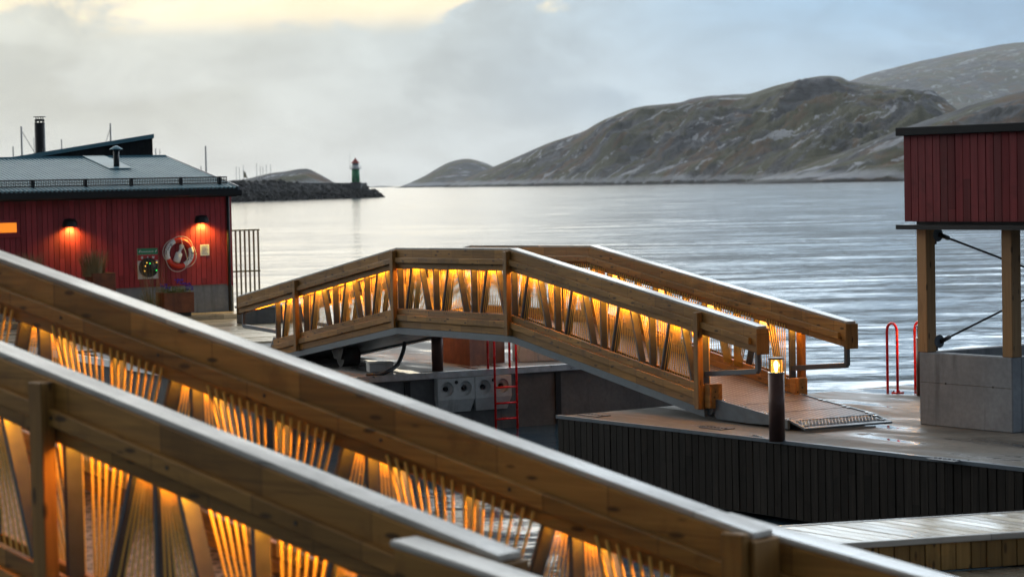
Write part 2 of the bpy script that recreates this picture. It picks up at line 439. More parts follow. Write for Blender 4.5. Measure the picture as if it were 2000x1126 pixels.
# sea
a = Mat('sea'); v = a.coord('Object')
def ripples(scale, rot, freq, detail):
    x = a.n('ShaderNodeTexNoise'); a.link(a.coord('Object', scale=scale, rot=(0, 0, rot)), x.inputs['Vector'])
    x.inputs['Scale'].default_value = freq; x.inputs['Detail'].default_value = detail; x.inputs['Roughness'].default_value = 0.55; x.inputs['Distortion'].default_value = 0.4
    c = a.n('ShaderNodeVectorMath', operation='SUBTRACT'); a.link(x.outputs['Color'], c.inputs[0]); c.inputs[1].default_value = (0.5, 0.5, 0.5)
    return c.outputs[0]
def vscale(vec, f):
    k = a.n('ShaderNodeVectorMath', operation='SCALE'); a.link(vec, k.inputs[0])
    if isinstance(f, float): k.inputs['Scale'].default_value = f
    else: a.link(f, k.inputs['Scale'])
    return k.outputs[0]
def vadd(p, q):
    k = a.n('ShaderNodeVectorMath', operation='ADD'); a.link(p, k.inputs[0]); a.link(q, k.inputs[1]); return k.outputs[0]
swell = ripples((0.22, 1.0, 1), 0.06, 0.50, 3)
chop = ripples((0.5, 1.0, 1), 0.15, 3.2, 4)
patch = a.noise(a.coord('Object', scale=(0.16, 1.0, 1), rot=(0, 0, 0.04)), 0.030, 3, 0.5, 0.3)
calm = a.mapr(patch, 0.36, 0.64, 0.5, 1.0)
slope = vadd(vscale(swell, 0.24), vscale(chop, 0.18))
slope = vscale(slope, calm)
fl = a.n('ShaderNodeVectorMath', operation='MULTIPLY'); a.link(slope, fl.inputs[0]); fl.inputs[1].default_value = (1, 1, 0)
up = a.n('ShaderNodeVectorMath', operation='ADD'); a.link(fl.outputs[0], up.inputs[0]); up.inputs[1].default_value = (0, 0, 1)
nn = a.n('ShaderNodeVectorMath', operation='NORMALIZE'); a.link(up.outputs[0], nn.inputs[0])
a.set(col=(0.030, 0.062, 0.088), rough=0.11, ior=1.33, spec=0.5, normal=nn.outputs[0])
M['sea'] = a.m
# hills: rock, moss, rust heath, pale washed rock at the shore
def hillmat(name, rock0, rock1, moss, heath, shore, sc):
    a = Mat(name); v = a.coord()
    n1 = a.noise(v, 0.010 * sc, 8, 0.62, 0.5); n2 = a.noise(a.coord(scale=(1, 1, 2.2), rot=(0, 0.5, 0.4)), 0.030 * sc, 7, 0.65, 1.2); n3 = a.noise(v, 0.018 * sc, 6, 0.6, 0.8)
    col = a.ramp(n2, [(0.38, rock0), (0.60, rock1)])
    col = a.mix(a.mapr(n1, 0.45, 0.55, 0, 0.85), col, moss)
    col = a.mix(a.mapr(n3, 0.53, 0.62, 0, 0.7), col, heath)
    pale = a.mapr(a.noise(a.coord(scale=(1, 1, 1.6), rot=(0.3, 0.6, 0)), 0.022 * sc, 8, 0.68, 1.0), 0.565, 0.63, 0, 0.9)
    col = a.mix(pale, col, shore)
    sp = a.n('ShaderNodeSeparateXYZ'); a.link(v, sp.inputs[0])
    hz = a.math('ADD', sp.outputs[2], a.math('MULTIPLY', n2, -9.0))
    band = a.math('MULTIPLY', a.mapr(hz, -3.6, -2.0, 0, 1), a.mapr(hz, -1.5, 3.5, 1, 0))
    col = a.mix(a.math('MULTIPLY', band, 0.75), col, shore)
    col = a.mix(a.mapr(hz, -4.2, -2.8, 0.9, 0.0), col, (0.025, 0.024, 0.022))
    a.set(col=col, rough=0.85, spec=0.2); a.bump(n2, 1.0, 5.0); M[name] = a.m
hillmat('hill', (0.015, 0.016, 0.018), (0.10, 0.108, 0.125), (0.066, 0.066, 0.015), (0.125, 0.062, 0.019), (0.38, 0.40, 0.44), 1.0)
hillmat('rock', (0.035, 0.033, 0.031), (0.10, 0.095, 0.09), (0.05, 0.045, 0.035), (0.07, 0.055, 0.04), (0.14, 0.14, 0.14), 9.0)

# ------------------------------------------------------------------ sea and land
WZ = -1.0
mb = MB(); mb.v = [(-6000, -400, 0), (6000, -400, 0), (6000, 9000, 0), (-6000, 9000, 0)]; mb.f = [(0, 1, 2, 3)]; mb.sm = [False]
tag(mb.build('sea', M['sea'], loc=(0, 0, WZ)), kind='structure')

def hill(name, crest, shore, mat, rough_amp, ns, seed, back=1.7, power=0.62, nu=300, nv=90):
    """crest / shore: lists of world points with the same length; a surface rises from the shore to the crest and falls behind it"""
    def interp(L, t):
        x = t * (len(L) - 1); i = min(int(x), len(L) - 2); k = x - i
        p0 = L[max(i - 1, 0)]; p1 = L[i]; p2 = L[i + 1]; p3 = L[min(i + 2, len(L) - 1)]
        return 0.5 * ((2 * p1) + (p2 - p0) * k + (2 * p0 - 5 * p1 + 4 * p2 - p3) * k * k + (3 * p1 - p0 - 3 * p2 + p3) * k ** 3)
    mb = MB()
    for i in range(nu):
        c = interp(crest, i / (nu - 1)); s_ = interp(shore, i / (nu - 1))
        for j in range(nv):
            t = j / (nv - 1) * back
            p = s_.lerp(c, t); hgt = max(c.z - WZ, 0.5)
            if t <= 1: e = t ** power * (1 - 0.18 * math.sin(t * math.pi * 2.0) * (1 - t))
            else: e = 1 - ((t - 1) / (back - 1)) ** 1.6
            q = Vector((p.x * ns, p.y * ns, seed))
            f1 = mnoise.hetero_terrain(q * 1.0, 0.9, 2.1, 6, 0.6) - 0.8
            f2 = mnoise.ridged_multi_fractal(Vector((q.x * 2.2 + q.y, q.y * 1.3, seed + 3)), 0.9, 2.0, 5, 0.9, 2.0) - 1.2
            f2 += 0.28 * (mnoise.ridged_multi_fractal(Vector((q.x * 7 + q.y * 2, q.y * 5, seed + 9)), 0.8, 2.1, 4, 0.9, 2.0) - 1.2)
            env = min(1, t * 5) * (1 - 0.96 * math.exp(-((t - 1) / 0.30) ** 2)) if t <= 1 else 0.04
            z = WZ + hgt * e + (f1 * 0.6 + f2 * 0.55) * rough_amp * env * min(1, hgt / (rough_amp * 5))
            if j == 0: z = WZ - 2
            mb.v.append((p.x, p.y, z))
    for i in range(nu - 1):
        for j in range(nv - 1):
            b = i * nv + j
            mb.f.append((b, b + nv, b + nv + 1, b + 1)); mb.sm.append(True)
    me = bpy.data.meshes.new(name); me.from_pydata(mb.v, [], mb.f); me.polygons.foreach_set('use_smooth', mb.sm); me.update()
    o = bpy.data.objects.new(name, me); C.objects.link(o); me.materials.append(mat)
    return tag(o, kind='structure')
def silhouette(pts, shore_y, depth):
    cr, sh = [], []
    for (px, py) in pts:
        ys = shore_y(px); c = at_y(px, py, ys + depth(px)); cr.append(c)
        s_ = at_y(px, 400, ys); sh.append(Vector((s_.x, s_.y, WZ)))
    return cr, sh
def lerp_list(x, xs, ys):
    if x <= xs[0]: return ys[0]
    for i in range(len(xs) - 1):
        if x <= xs[i + 1]: return ys[i] + (ys[i + 1] - ys[i]) * (x - xs[i]) / (xs[i + 1] - xs[i])
    return ys[-1]
main = [(868, 366), (900, 353), (930, 340), (965, 325), (1000, 310), (1035, 295), (1070, 280), (1105, 268), (1140, 256), (1175, 236), (1210, 221), (1245, 209), (1290, 204), (1330, 199), (1350, 193), (1390, 187), (1430, 185), (1465, 183), (1500, 172), (1530, 163), (1560, 156), (1590, 150), (1615, 148), (1640, 150), (1660, 158), (1700, 164), (1740, 170), (1775, 174), (1805, 179), (1830, 190), (1855, 205), (1880, 222), (1910, 240), (1950, 258), (2000, 285), (2050, 320), (2090, 342)]
main_y = lambda px: lerp_list(px, [868, 1200, 1760, 2100], [2900, 2250, 1600, 1450])
cr, sh = silhouette(main, main_y, lambda px: 330 + (px - 868) * 0.35)
hill('hill', cr, sh, M['hill'], 17.0, 0.011, 1.7, nu=640, nv=200)
spur = [(1440, 359), (1500, 345), (1560, 328), (1620, 306), (1680, 284), (1740, 260), (1800, 238), (1850, 222), (1900, 204), (1950, 190), (2000, 177), (2060, 168), (2140, 160), (2240, 172), (2340, 205), (2440, 255), (2540, 310), (2600, 330)]
cr, sh = silhouette(spur, lambda px: lerp_list(px, [1500, 1760, 2240], [1560, 1480, 1380]), lambda px: 260)
hill('hill', cr, sh, M['hill'], 11.0, 0.013, 5.2, nu=240, nv=90)
farm = [(1560, 200), (1620, 172), (1665, 156), (1700, 144), (1760, 129), (1800, 119), (1830, 113), (1870, 104), (1900, 98), (1950, 88), (2000, 82), (2080, 76), (2200, 90), (2300, 112), (2420, 160), (2560, 230), (2700, 300), (2780, 324)]
cr, sh = silhouette(farm, lambda px: 6300, lambda px: 1300)
hill('mountain', cr, sh, M['hill'], 30.0, 0.0032, 9.1, nu=360, nv=110)
small = [(772, 368), (800, 357), (830, 343), (852, 330), (870, 320), (890, 313), (910, 310), (930, 313), (950, 319), (968, 327), (1000, 338), (1040, 350), (1080, 362)]
cr, sh = silhouette(small, lambda px: 3500, lambda px: 400)
hill('islet', cr, sh, M['hill'], 7.0, 0.008, 12.3, nu=150, nv=50)
isl = [(380, 362), (430, 354), (470, 351), (500, 345), (530, 338), (560, 334), (585, 330), (602, 330), (620, 338), (640, 349), (655, 357), (675, 362)]
cr, sh = silhouette(isl, lambda px: 1500, lambda px: 180)
hill('islet', cr, sh, M['hill'], 4.0, 0.02, 15.9, nu=150, nv=50)
low = [(700, 366), (725, 364.5), (745, 363), (765, 364), (785, 365.5), (810, 367)]
cr, sh = silhouette(low, lambda px: 5200, lambda px: 150)
hill('islet', cr, sh, M['hill'], 2.0, 0.02, 21.0, nu=60, nv=20)

# breakwater: mound, loose armour rocks, parapet
brk = [(250, 360), (330, 358), (400, 357), (450, 356), (490, 354), (530, 352), (560, 355), (600, 360), (650, 361), (690, 363), (712, 366), (725, 370), (738, 377), (752, 386)]
bw_y = lambda px: lerp_list(px, [250, 452, 750], [730, 760, 850])
cr, sh = silhouette(brk, bw_y, lambda px: lerp_list(px, [250, 690, 752], [16, 14, 3]))
bwo = hill('breakwater', cr, sh, M['rock'], 1.2, 0.12, 3.3, nu=300, nv=40, power=0.8)
del bwo['kind']; tag(bwo, 'dark rubble breakwater running out to the green lighthouse', 'breakwater')
mb = MB()
rng = random.Random(3)
for k in range(420):
    t = rng.random(); px = 440 + t * 306; ys = bw_y(px)
    f = rng.random(); top = lerp_list(px, [p[0] for p in brk], [p[1] for p in brk])
    sh_ = at_y(px, 400, ys); cr_ = at_y(px, top, ys + lerp_list(px, [250, 690, 752], [16, 14, 3]))
    p = Vector((sh_.x, sh_.y, WZ)).lerp(cr_, f)
    p.z = WZ + (cr_.z - WZ) * f ** 0.8
    r = rng.uniform(0.5, 1.25)
    b = len(mb.v); bm = bmesh.new(); bmesh.ops.create_icosphere(bm, subdivisions=1, radius=r)
    rot = Matrix.Rotation(rng.random() * 6, 3, Vector((rng.random(), rng.random(), rng.random() + 0.01)).normalized())
    for v_ in bm.verts:
        q = rot @ Vector((v_.co.x * 1.25, v_.co.y, v_.co.z * 0.75)) * rng.uniform(0.8, 1.15)
        mb.v.append((p.x + q.x, p.y + q.y, p.z + q.z))
    for f_ in bm.faces: mb.f.append(tuple(b + v_.index for v_ in f_.verts)); mb.sm.append(False)
    bm.free()
rk = mb.build('armour_rocks', M['rock'], bwo); tag(rk, kind='stuff')
p0 = at_y(560, 357, 826); p1 = at_y(716, 357, 856)
mb = MB(); mb.quadbox([(p0.x, p0.y, WZ), (p1.x, p1.y, WZ), (p1.x, p1.y + 3, WZ), (p0.x, p0.y + 3, WZ), (p0.x, p0.y, p0.z), (p1.x, p1.y, p1.z), (p1.x, p1.y + 3, p1.z), (p0.x, p0.y + 3, p0.z)])
mb.build('parapet', M['concrete_dark'], bwo)
p = at_y(507, 356, 800)
shed = empty('harbour_shed', (p.x, p.y, p.z - 1.6)); tag(shed, 'small blue container shed on the dark breakwater', 'shed')
MB().box(-1.2, 1.2, 0, 2, 0, 1.5).build('wall', M['blue_paint'], shed)
MB().prism([(-1.35, 1.5), (1.35, 1.5), (1.2, 1.75), (-1.2, 1.75)], 'Y', -0.1, 2.1).build('roof', M['roof_black'], shed)

# lighthouse
p = at_y(695, 356, 842)
lh = empty('lighthouse', p); tag(lh, 'green and white lighthouse with red conical roof at the breakwater end', 'lighthouse')
MB().box(-1.9, 1.9, -1.9, 1.9, -2.2, 0).build('base', M['concrete_dark'], lh, 0.05)
MB().lathe([(1.42, 0), (1.35, 4.6)], n=24).build('tower', M['lh_green'], lh)
MB().lathe([(1.55, 4.6), (2.1, 4.75), (2.1, 4.95), (1.2, 4.96)], n=24).build('gallery', M['white_paint'], lh)
mb = MB()
for k in range(14):
    a_ = k / 14 * 2 * math.pi; mb.tube([(2 * math.cos(a_), 2 * math.sin(a_), 4.95), (2 * math.cos(a_), 2 * math.sin(a_), 5.95)], 0.035, 5)
for z in (5.45, 5.95): mb.torus((0, 0, z), 2.0, 0.04, 'Z', 24, 5)
mb.build('railing', M['white_paint'], lh)
MB().lathe([(1.25, 4.96), (1.25, 5.8)], n=20).build('lantern_wall', M['white_paint'], lh)
MB().lathe([(1.1, 5.8), (1.1, 6.6)], n=12, smooth=False).build('lantern_glazing', M['lh_glass'], lh)
MB().lathe([(1.5, 6.6), (1.45, 6.75), (0.25, 8.2), (0.2, 8.5), (0.02, 8.6)], n=24).build('roof', M['lh_red'], lh)
MB().tube([(-1.9, 0, 4.9), (-1.9, 0, 10.0)], 0.05, 5).build('aerial', M['boat_metal'], lh)

# masts of boats moored beyond the houses
def mast(px, y0, y1, Y, lbl, stay=0, r=0.09):
    b = at_y(px, y1, Y); t = at_y(px - (y1 - y0) * 0.02, y0, Y)
    e = empty('sailboat', (b.x, b.y, WZ)); tag(e, lbl, 'boat', 'masts of boats moored in the harbour')
    hz = t.z - WZ
    MB().tube([(0, 0, 0.6), (0, 0, hz)], [r, r * 0.6], 6).build('mast', M['boat_metal'], e)
    MB().prism([(-6.6, 0.9), (-6.1, 0.1), (-0.4, 0.0), (0.6, 1.0)], 'Y', -1.1, 1.1).build('hull', M['white_paint'], e)
    if stay: MB().tube([(0, 0, hz * 0.97), (stay, 0, 1.0)], r * 0.22, 4).build('stay', M['boat_metal'], e)
mast(43, 247, 300, 150, 'boat mast standing between the left edge and the wide chimney', 4.0, 0.10)
mast(26, 286, 305, 190, 'short boat mast at the far left, nearest the picture edge', 0, 0.09)
mast(67, 268, 305, 240, 'thin pale boat mast just left of the wide chimney', 0, 0.06)
mast(121, 272, 305, 210, 'short boat mast just right of the wide chimney', 0, 0.09)
mast(217, 241, 300, 150, 'boat mast rising behind the black monopitch roof', -2.4, 0.09)
mast(305, 290, 330, 240, 'stubby boat mast right beside the black roof', 0, 0.10)
mast(313, 291, 330, 300, 'stubby boat mast second from the black roof', 0, 0.08)
mast(403, 285, 345, 190, 'tall lone boat mast above the right end of the metal roof', 0, 0.11)
mast(393, 324, 345, 260, 'small boat mast just left of the tall lone one', 0, 0.10)
def flagpole(px, y0, Y, lbl, flag=False):
    b = at_y(px, 356, Y); t = at_y(px - 0.5, y0, Y)
    e = empty('flagpole', (b.x, b.y, b.z - 3)); tag(e, lbl, 'pole', 'thin poles on the breakwater and islet')
    MB().tube([(0, 0, 0), (0, 0, t.z - b.z + 3)], 0.10, 6).build('pole', M['boat_metal'], e)
    if flag:
        mb = MB(); h_ = t.z - b.z + 3
        mb.quadbox([(0.1, 0, h_ - 4.2), (1.3, 0.3, h_ - 4.6), (1.3, 0.36, h_ - 4.6), (0.1, 0.06, h_ - 4.2), (0.1, 0, h_ - 2.0), (0.7, 0.3, h_ - 2.6), (0.7, 0.36, h_ - 2.6), (0.1, 0.06, h_ - 2.0)])
        mb.build('flag', M['fence_metal'], e)
for px, y0, fl, lb in ((462, 326, 0, 'thin pole on the breakwater, leftmost of the row'), (468, 327, 0, 'thin pole second from the left on the breakwater'), (476, 322, 1, 'flagpole with a furled flag on the breakwater'),
                       (502, 319, 0, 'tallest pole on the islet, first right of the flag'), (509, 325, 0, 'pole on the islet, second right of the flag'), (514, 325, 0, 'pole on the islet, third right of the flag'), (521, 322, 0, 'pole on the islet, fourth right of the flag'), (529, 321, 0, 'pole on the islet, farthest right of the flag')):
    flagpole(px, y0, 820, lb, fl)

# ------------------------------------------------------------------ frame of the footbridge, docks and houses
AM = 0.493
OM = Vector((-0.983, 38.446, 0))
DM = Vector((math.sin(AM), -math.cos(AM), 0)); NM = Vector((math.cos(AM), math.sin(AM), 0))
def G(u, v, z=0.0): return OM + DM * u + NM * v + Vector((0, 0, z))
RZ_U = AM - math.pi / 2        # local x runs along u, y along v

# left dock: slab, plank field, edge trim, wall
dl = MB().box(-23.6, -2.2, -2.5, 5.8, -1.9, 0).build('dock', M['dock_top_grey'], loc=OM, rz=RZ_U)
tag(dl, kind='structure')
dl.data.materials.append(M['concrete_dark'])
for f_ in dl.data.polygons:
    if abs(f_.normal.z) < 0.5: f_.material_index = 1
MB().box(-23.6, -2.14, -2.56, -2.5, -0.10, 0.03).build('edge_trim', M['galvanised'], dl)
MB().box(-2.2, -2.12, -2.56, 5.8, -0.07, 0.035).build('edge_trim', M['galvanised'], dl)
for v0 in (0.2, 3.1): MB().box(-2.2, -2.16, v0, v0 + 0.10, -1.4, -0.1).build('wall_joint', M['black_metal'], dl)
mb = MB(); u = -21.7; rng = random.Random(5)
while u < -12.0:
    mb.box(u, u + 0.135, -2.4, 5.7, 0.0, 0.045 + rng.uniform(-0.004, 0.004)); u += 0.145
tag(mb.build('plank', M['plank_wet'], dl, 0.0), kind='stuff')
MB().box(-21.85, -20.6, -2.4, 5.0, 0.045, 0.16).build('step', M['plank_wet'], dl, 0.01)
MB().box(-2.6, -1.95, -2.6, -0.55, -0.16, -0.02).build('timber_beam', M['deck_plank'], dl, 0.01)
# fender blocks with round recesses
def fender(v0):
    e = empty('fender_block', (0, 0, 0), 0, dl)
    w, d_, zt, zb = 0.70, 0.13, -0.08, -0.44
    mb = MB(); x0 = -2.2; xf = x0 + d_
    for (y0, y1) in ((v0, v0 + w / 2), (v0 + w / 2, v0 + w)):
        cy, cz, r = (y0 + y1) / 2, (zt + zb) / 2, 0.125
        b = len(mb.v); N = 32
        for k in range(N):
            an = 2 * math.pi * k / N; c_, s_ = math.cos(an), math.sin(an)
            m_ = max(abs(c_), abs(s_)); mb.v.append((xf, cy + (y1 - y0) / 2 * c_ / m_, cz + (zt - zb) / 2 * s_ / m_))
        for rr, dx_ in ((r, 0), (r * 0.93, -0.05), (r * 0.45, -0.06), (r * 0.42, -0.11)):
            for k in range(N):
                an = 2 * math.pi * k / N; mb.v.append((xf + dx_, cy + rr * math.cos(an), cz + rr * math.sin(an)))
        for L in range(4):
            for k in range(N):
                k2 = (k + 1) % N; mb.f.append((b + L * N + k, b + L * N + k2, b + (L + 1) * N + k2, b + (L + 1) * N + k)); mb.sm.append(False)
        mb.f.append(tuple(b + 4 * N + k for k in range(N))); mb.sm.append(False)
    mb.quadbox([(x0, v0 + 0.05, zb - 0.22), (xf - 0.08, v0 + 0.05, zb - 0.22), (xf - 0.08, v0 + w - 0.05, zb - 0.22), (x0, v0 + w - 0.05, zb - 0.22), (x0, v0, zb), (xf, v0, zb), (xf, v0 + w, zb), (x0, v0 + w, zb)])
    b = len(mb.v)
    mb.v += [(x0, v0, zb), (xf, v0, zb), (xf, v0, zt), (x0, v0, zt), (x0, v0 + w, zb), (xf, v0 + w, zb), (xf, v0 + w, zt), (x0, v0 + w, zt)]
    mb.f += [(b, b + 1, b + 2, b + 3), (b + 4, b + 5, b + 6, b + 7), (b + 3, b + 2, b + 6, b + 7)]; mb.sm += [False] * 3
    mb.build('block', M['concrete_pale'], e)
    mb = MB()
    for cy in (v0 + w / 4, v0 + 3 * w / 4):
        mb.tube([(xf - 0.10, cy, (zt + zb) / 2), (xf - 0.03, cy, (zt + zb) / 2)], 0.035, 10)
    mb.tube([(xf - 0.02, v0 + w / 2, zt - 0.07), (xf + 0.006, v0 + w / 2, zt - 0.07)], 0.032, 10)
    mb.build('bolt', M['black_metal'], e)
fender(0.77); fender(1.48)
# corner positions measured on the dock: the blocks sit under the middle of the footbridge

# right dock: slab with black slatted side
DC = Vector((0.58, 32.98, 0)); ED = Vector((0.575, -0.818, 0)).normalized()
RZ_E = math.atan2(ED.y, ED.x)
dr = MB().box(0.0, 16.0, 0.04, 9.0, -0.16, 0).build('dock', M['dock_top'], loc=DC, rz=RZ_E); tag(dr, kind='structure')
MB().box(0.06, 16.0, 0.10, 9.0, -0.95, -0.16).build('dock_wall', M['concrete_dark'], dr)
me = MB().box(-0.058, 0.058, -0.014, 0.014, -0.89, 0.0).mesh('slat')
for k in range(88):
    x = 0.07 + k * 0.131
    place(me, 'slat', M['dark_slat'], dr, Matrix.Translation((x, 0.02 + random.uniform(-0.006, 0.003), -0.035 + random.uniform(-0.006, 0.0))) @ Matrix.Rotation(random.uniform(-0.004, 0.004), 4, 'Y'))
for k in range(40):
    place(me, 'slat', M['dark_slat'], dr, Matrix.Translation((0.02, 0.12 + k * 0.131, -0.035)) @ Matrix.Rotation(math.pi / 2, 4, 'Z'))
MB().box(-0.02, 16.0, -0.01, 0.06, -0.03, 0.014).build('edge_trim', M['steel_paint'], dr)
for k, (px, py) in enumerate(((1400, 836), (1850, 898), (1160, 811))):
    p = ground(px, py); q = Matrix.Rotation(-RZ_E, 3, 'Z') @ (p - DC)
    mb = MB(); mb.box(q.x - 0.22, q.x + 0.22, q.y - 0.12, q.y + 0.12, 0.002, 0.012)
    for i in range(6): mb.tube([(q.x - 0.18 + i * 0.072, q.y, 0.012), (q.x - 0.18 + i * 0.072, q.y, 0.02)], 0.02, 8)
    mb.build('cleat_plate', M['steel'], dr)

# ------------------------------------------------------------------ footbridges
# height of pieces below the top of the rail
RAIL = dict(cap=(-0.03, 0.0), upper=(-0.248, -0.03), strip=(-0.25, -0.165), lower=(-0.345, -0.25), b1=(-1.11, -1.01), b2=(-1.21, -1.11), b3=(-1.326, -1.21), steel=(-1.43, -1.326))
rod_me = MB().tube([(0, 0, 0), (0, 0, 1)], 1.0, 6).mesh('rod')
rod_me.materials.append(M['rod'])
def align(p, q, r):
    p, q = Vector(p), Vector(q); d_ = q - p
    return Matrix.Translation(p) @ d_.to_track_quat('Z', 'Y').to_matrix().to_4x4() @ Matrix.Diagonal((r, r, d_.length, 1))
def rods_for(ub0, ub1, zt, vin, vout, single):
    """cords of one bay from one upright to the next: two half fans and the middle fan"""
    L = ub1 - ub0; out = []
    def add(ta, tb, na, nb, n):
        g = []
        for i in range(n):
            f = i / (n - 1); ut = ub0 + L * (ta + (tb - ta) * f); ub = ub0 + L * (na + (nb - na) * f)
            g.append(((ut, vi, zt(ut) - za), (ub, vi, zt(ub) - 1.075)))
        out.append(g)
    vi, za = vin, 0.285
    k = 8 if single else 8
    add(0.03, 0.36, 0.03, 0.16, k)
    add(0.64, 0.97, 0.84, 0.97, k)
    vi, za = vout, 0.32
    if single:
        add(0.405, 0.48, 0.23, 0.47, 7); add(0.52, 0.595, 0.53, 0.77, 7)
    else:
        add(0.41, 0.59, 0.24, 0.76, 11)
    return out
def truss_side(B, zt, kinks, W, side, u_end0, u_end1, u_bar0, u_bar1, bars, posts, rods_single, foot=None, name_end=True, lower0=None, lower1=None):
    """one railing side of a bridge; side 0 at v=0, side 1 at v=W; inner face looks to the other side"""
    T = 0.17
    V = (lambda v: v) if side == 0 else (lambda v: W - v)
    def vv(a_, b_): x, y = V(a_), V(b_); return (x, y) if x < y else (y, x)
    seg = [u_end0] + [k for k in kinks if u_end0 < k < u_end1] + [u_end1]
    lo = [u_bar0 - 0.06 if lower0 is None else lower0] + [k for k in kinks if u_bar0 < k < u_bar1] + [u_bar1 + 0.06 if lower1 is None else lower1]
    bv = 0.005
    for i in range(len(seg) - 1):
        a0, a1 = seg[i], seg[i + 1]; z0, z1 = zt(a0), zt(a1)
        MB().slope(a0, z0, a1, z1, *vv(0.010, T - 0.010), *RAIL['cap']).build('cap_rail', M['cap_wood'], B, bv)
        e0 = a0 + (0.12 if i == 0 else 0.0); e1 = a1 - (0.12 if i == len(seg) - 2 else 0.0)
        ze0, ze1 = zt(e0), zt(e1)
        for (p, q) in ((0.0, 0.05), (T - 0.05, T)):
            MB().slope(a0, z0, a1, z1, *vv(p, q), *RAIL['upper']).build('upper_board', M['pine'], B, bv)
            p, q = (0.012, 0.05) if p == 0 else (T - 0.05, T - 0.012)
            MB().slope(a0, z0, a1, z1, *vv(p, q), *RAIL['lower']).build('lower_board', M['pine'], B, bv)
        MB().slope(e0, ze0, e1, ze1, *vv(-0.045, -0.0005), *RAIL['strip']).build('rail_strip', M['pine'], B, bv)
        MB().slope(e0, ze0, e1, ze1, *vv(T + 0.0005, T + 0.045), *RAIL['strip']).build('rail_strip', M['pine'], B, bv)
        MB().slope(a0 + 0.02, zt(a0 + 0.02), a1 - 0.02, zt(a1 - 0.02), *vv(0.052, T - 0.052), -0.30, -0.035).build('rail_core', M['pine'], B)
        l0 = max(a0, u_bar0 - 1.2) if i == 0 else a0; l1 = min(a1, u_bar1 + 1.0)
        MB().slope(l0 + 0.06, zt(l0 + 0.06), l1 - 0.06, zt(l1 - 0.06), *vv(0.072, 0.098), -0.331, -0.318).build('led_strip', M['led'], B)
    for i in range(len(lo) - 1):
        a0, a1 = lo[i], lo[i + 1]; z0, z1 = zt(a0), zt(a1)
        for (p, q) in ((0.0, 0.045), (T - 0.045, T)):
            MB().slope(a0, z0, a1, z1, *vv(p, q), *RAIL['b1']).build('kick_board', M['pine'], B, bv)
        MB().slope(a0, z0, a1, z1, *vv(-0.036, 0.043), *RAIL['b2']).build('kick_strip', M['pine'], B, bv)
        MB().slope(a0, z0, a1, z1, *vv(T - 0.043, T), *RAIL['b2']).build('kick_board', M['pine'], B, bv)
        MB().slope(a0, z0, a1, z1, *vv(0.0, 0.045), *RAIL['b3']).build('kick_board', M['pine'], B, bv)
        MB().slope(a0 - 0.02, zt(a0 - 0.02), a1 + 0.02, zt(a1 + 0.02), *vv(0.006, 0.16), *RAIL['steel']).build('side_beam', M['steel_paint'], B)
        mb = MB(); u = a0 + 0.45
        while u < a1 - 0.3:
            for du in (0, 0.085):
                mb.tube([(u + du, V(-0.001), zt(u + du) - 1.045), (u + du, V(-0.0035), zt(u + du) - 1.045)], 0.011, 8)
            u += 0.66
        for u in [a0 + 0.35 + 0.9 * k for k in range(int((a1 - a0) / 0.9))]:
            mb.tube([(u, V(-0.046), zt(u) - 0.205), (u, V(-0.0485), zt(u) - 0.205)], 0.011, 8)
            mb.tube([(u, V(T + 0.046), zt(u) - 0.205), (u, V(T + 0.0485), zt(u) - 0.205)], 0.011, 8)
        tag(mb.build('screw', M['screw'], B), kind='stuff')
    # end blocks of the handrail
    for a0, s_ in ((u_end0, -1), (u_end1, 1)):
        z0 = zt(a0)
        MB().slope(a0 + s_ * 0.001, z0, a0 + s_ * 0.022, zt(a0 + s_ * 0.02), *vv(-0.012, T + 0.012), -0.36, -0.032).build('end_board', M['pine_post'], B, bv)
        ubar = u_bar0 if s_ < 0 else u_bar1
        ui = a0 - s_ * 0.10
        MB().box(min(ui - 0.03, ui + 0.03), max(ui - 0.03, ui + 0.03), *vv(0.055, 0.115), zt(ui) - 0.60, zt(ui) - 0.30).build('bracket_upright', M['steel'], B, 0.004)
        ze, zb = zt(ui) - 0.58, zt(ubar) - 0.86
        mb = MB(); mb.quadbox([(min(ui, ubar), V(0.055), (ze if ui < ubar else zb) - 0.05), (max(ui, ubar), V(0.055), (zb if ui < ubar else ze) - 0.05), (max(ui, ubar), V(0.115), (zb if ui < ubar else ze) - 0.05), (min(ui, ubar), V(0.115), (ze if ui < ubar else zb) - 0.05),
                               (min(ui, ubar), V(0.055), (ze if ui < ubar else zb) + 0.02), (max(ui, ubar), V(0.055), (zb if ui < ubar else ze) + 0.02), (max(ui, ubar), V(0.115), (zb if ui < ubar else ze) + 0.02), (min(ui, ubar), V(0.115), (ze if ui < ubar else zb) + 0.02)])
        mb.build('bracket_brace', M['steel'], B, 0.004)
    # flat uprights and leaning flats
    def flat(ut, ub, w=0.030):
        zt_, zb_ = zt(ut) - 0.32, zt(ub) - 1.09
        y0, y1 = vv(0.035, 0.135)
        mb = MB(); mb.quadbox([(ub - w / 2, y0, zb_), (ub + w / 2, y0, zb_), (ub + w / 2, y1, zb_), (ub - w / 2, y1, zb_), (ut - w / 2, y0, zt_), (ut + w / 2, y0, zt_), (ut + w / 2, y1, zt_), (ut - w / 2, y1, zt_)])
        mb.build('flat_bar', M['steel'], B, 0.003)
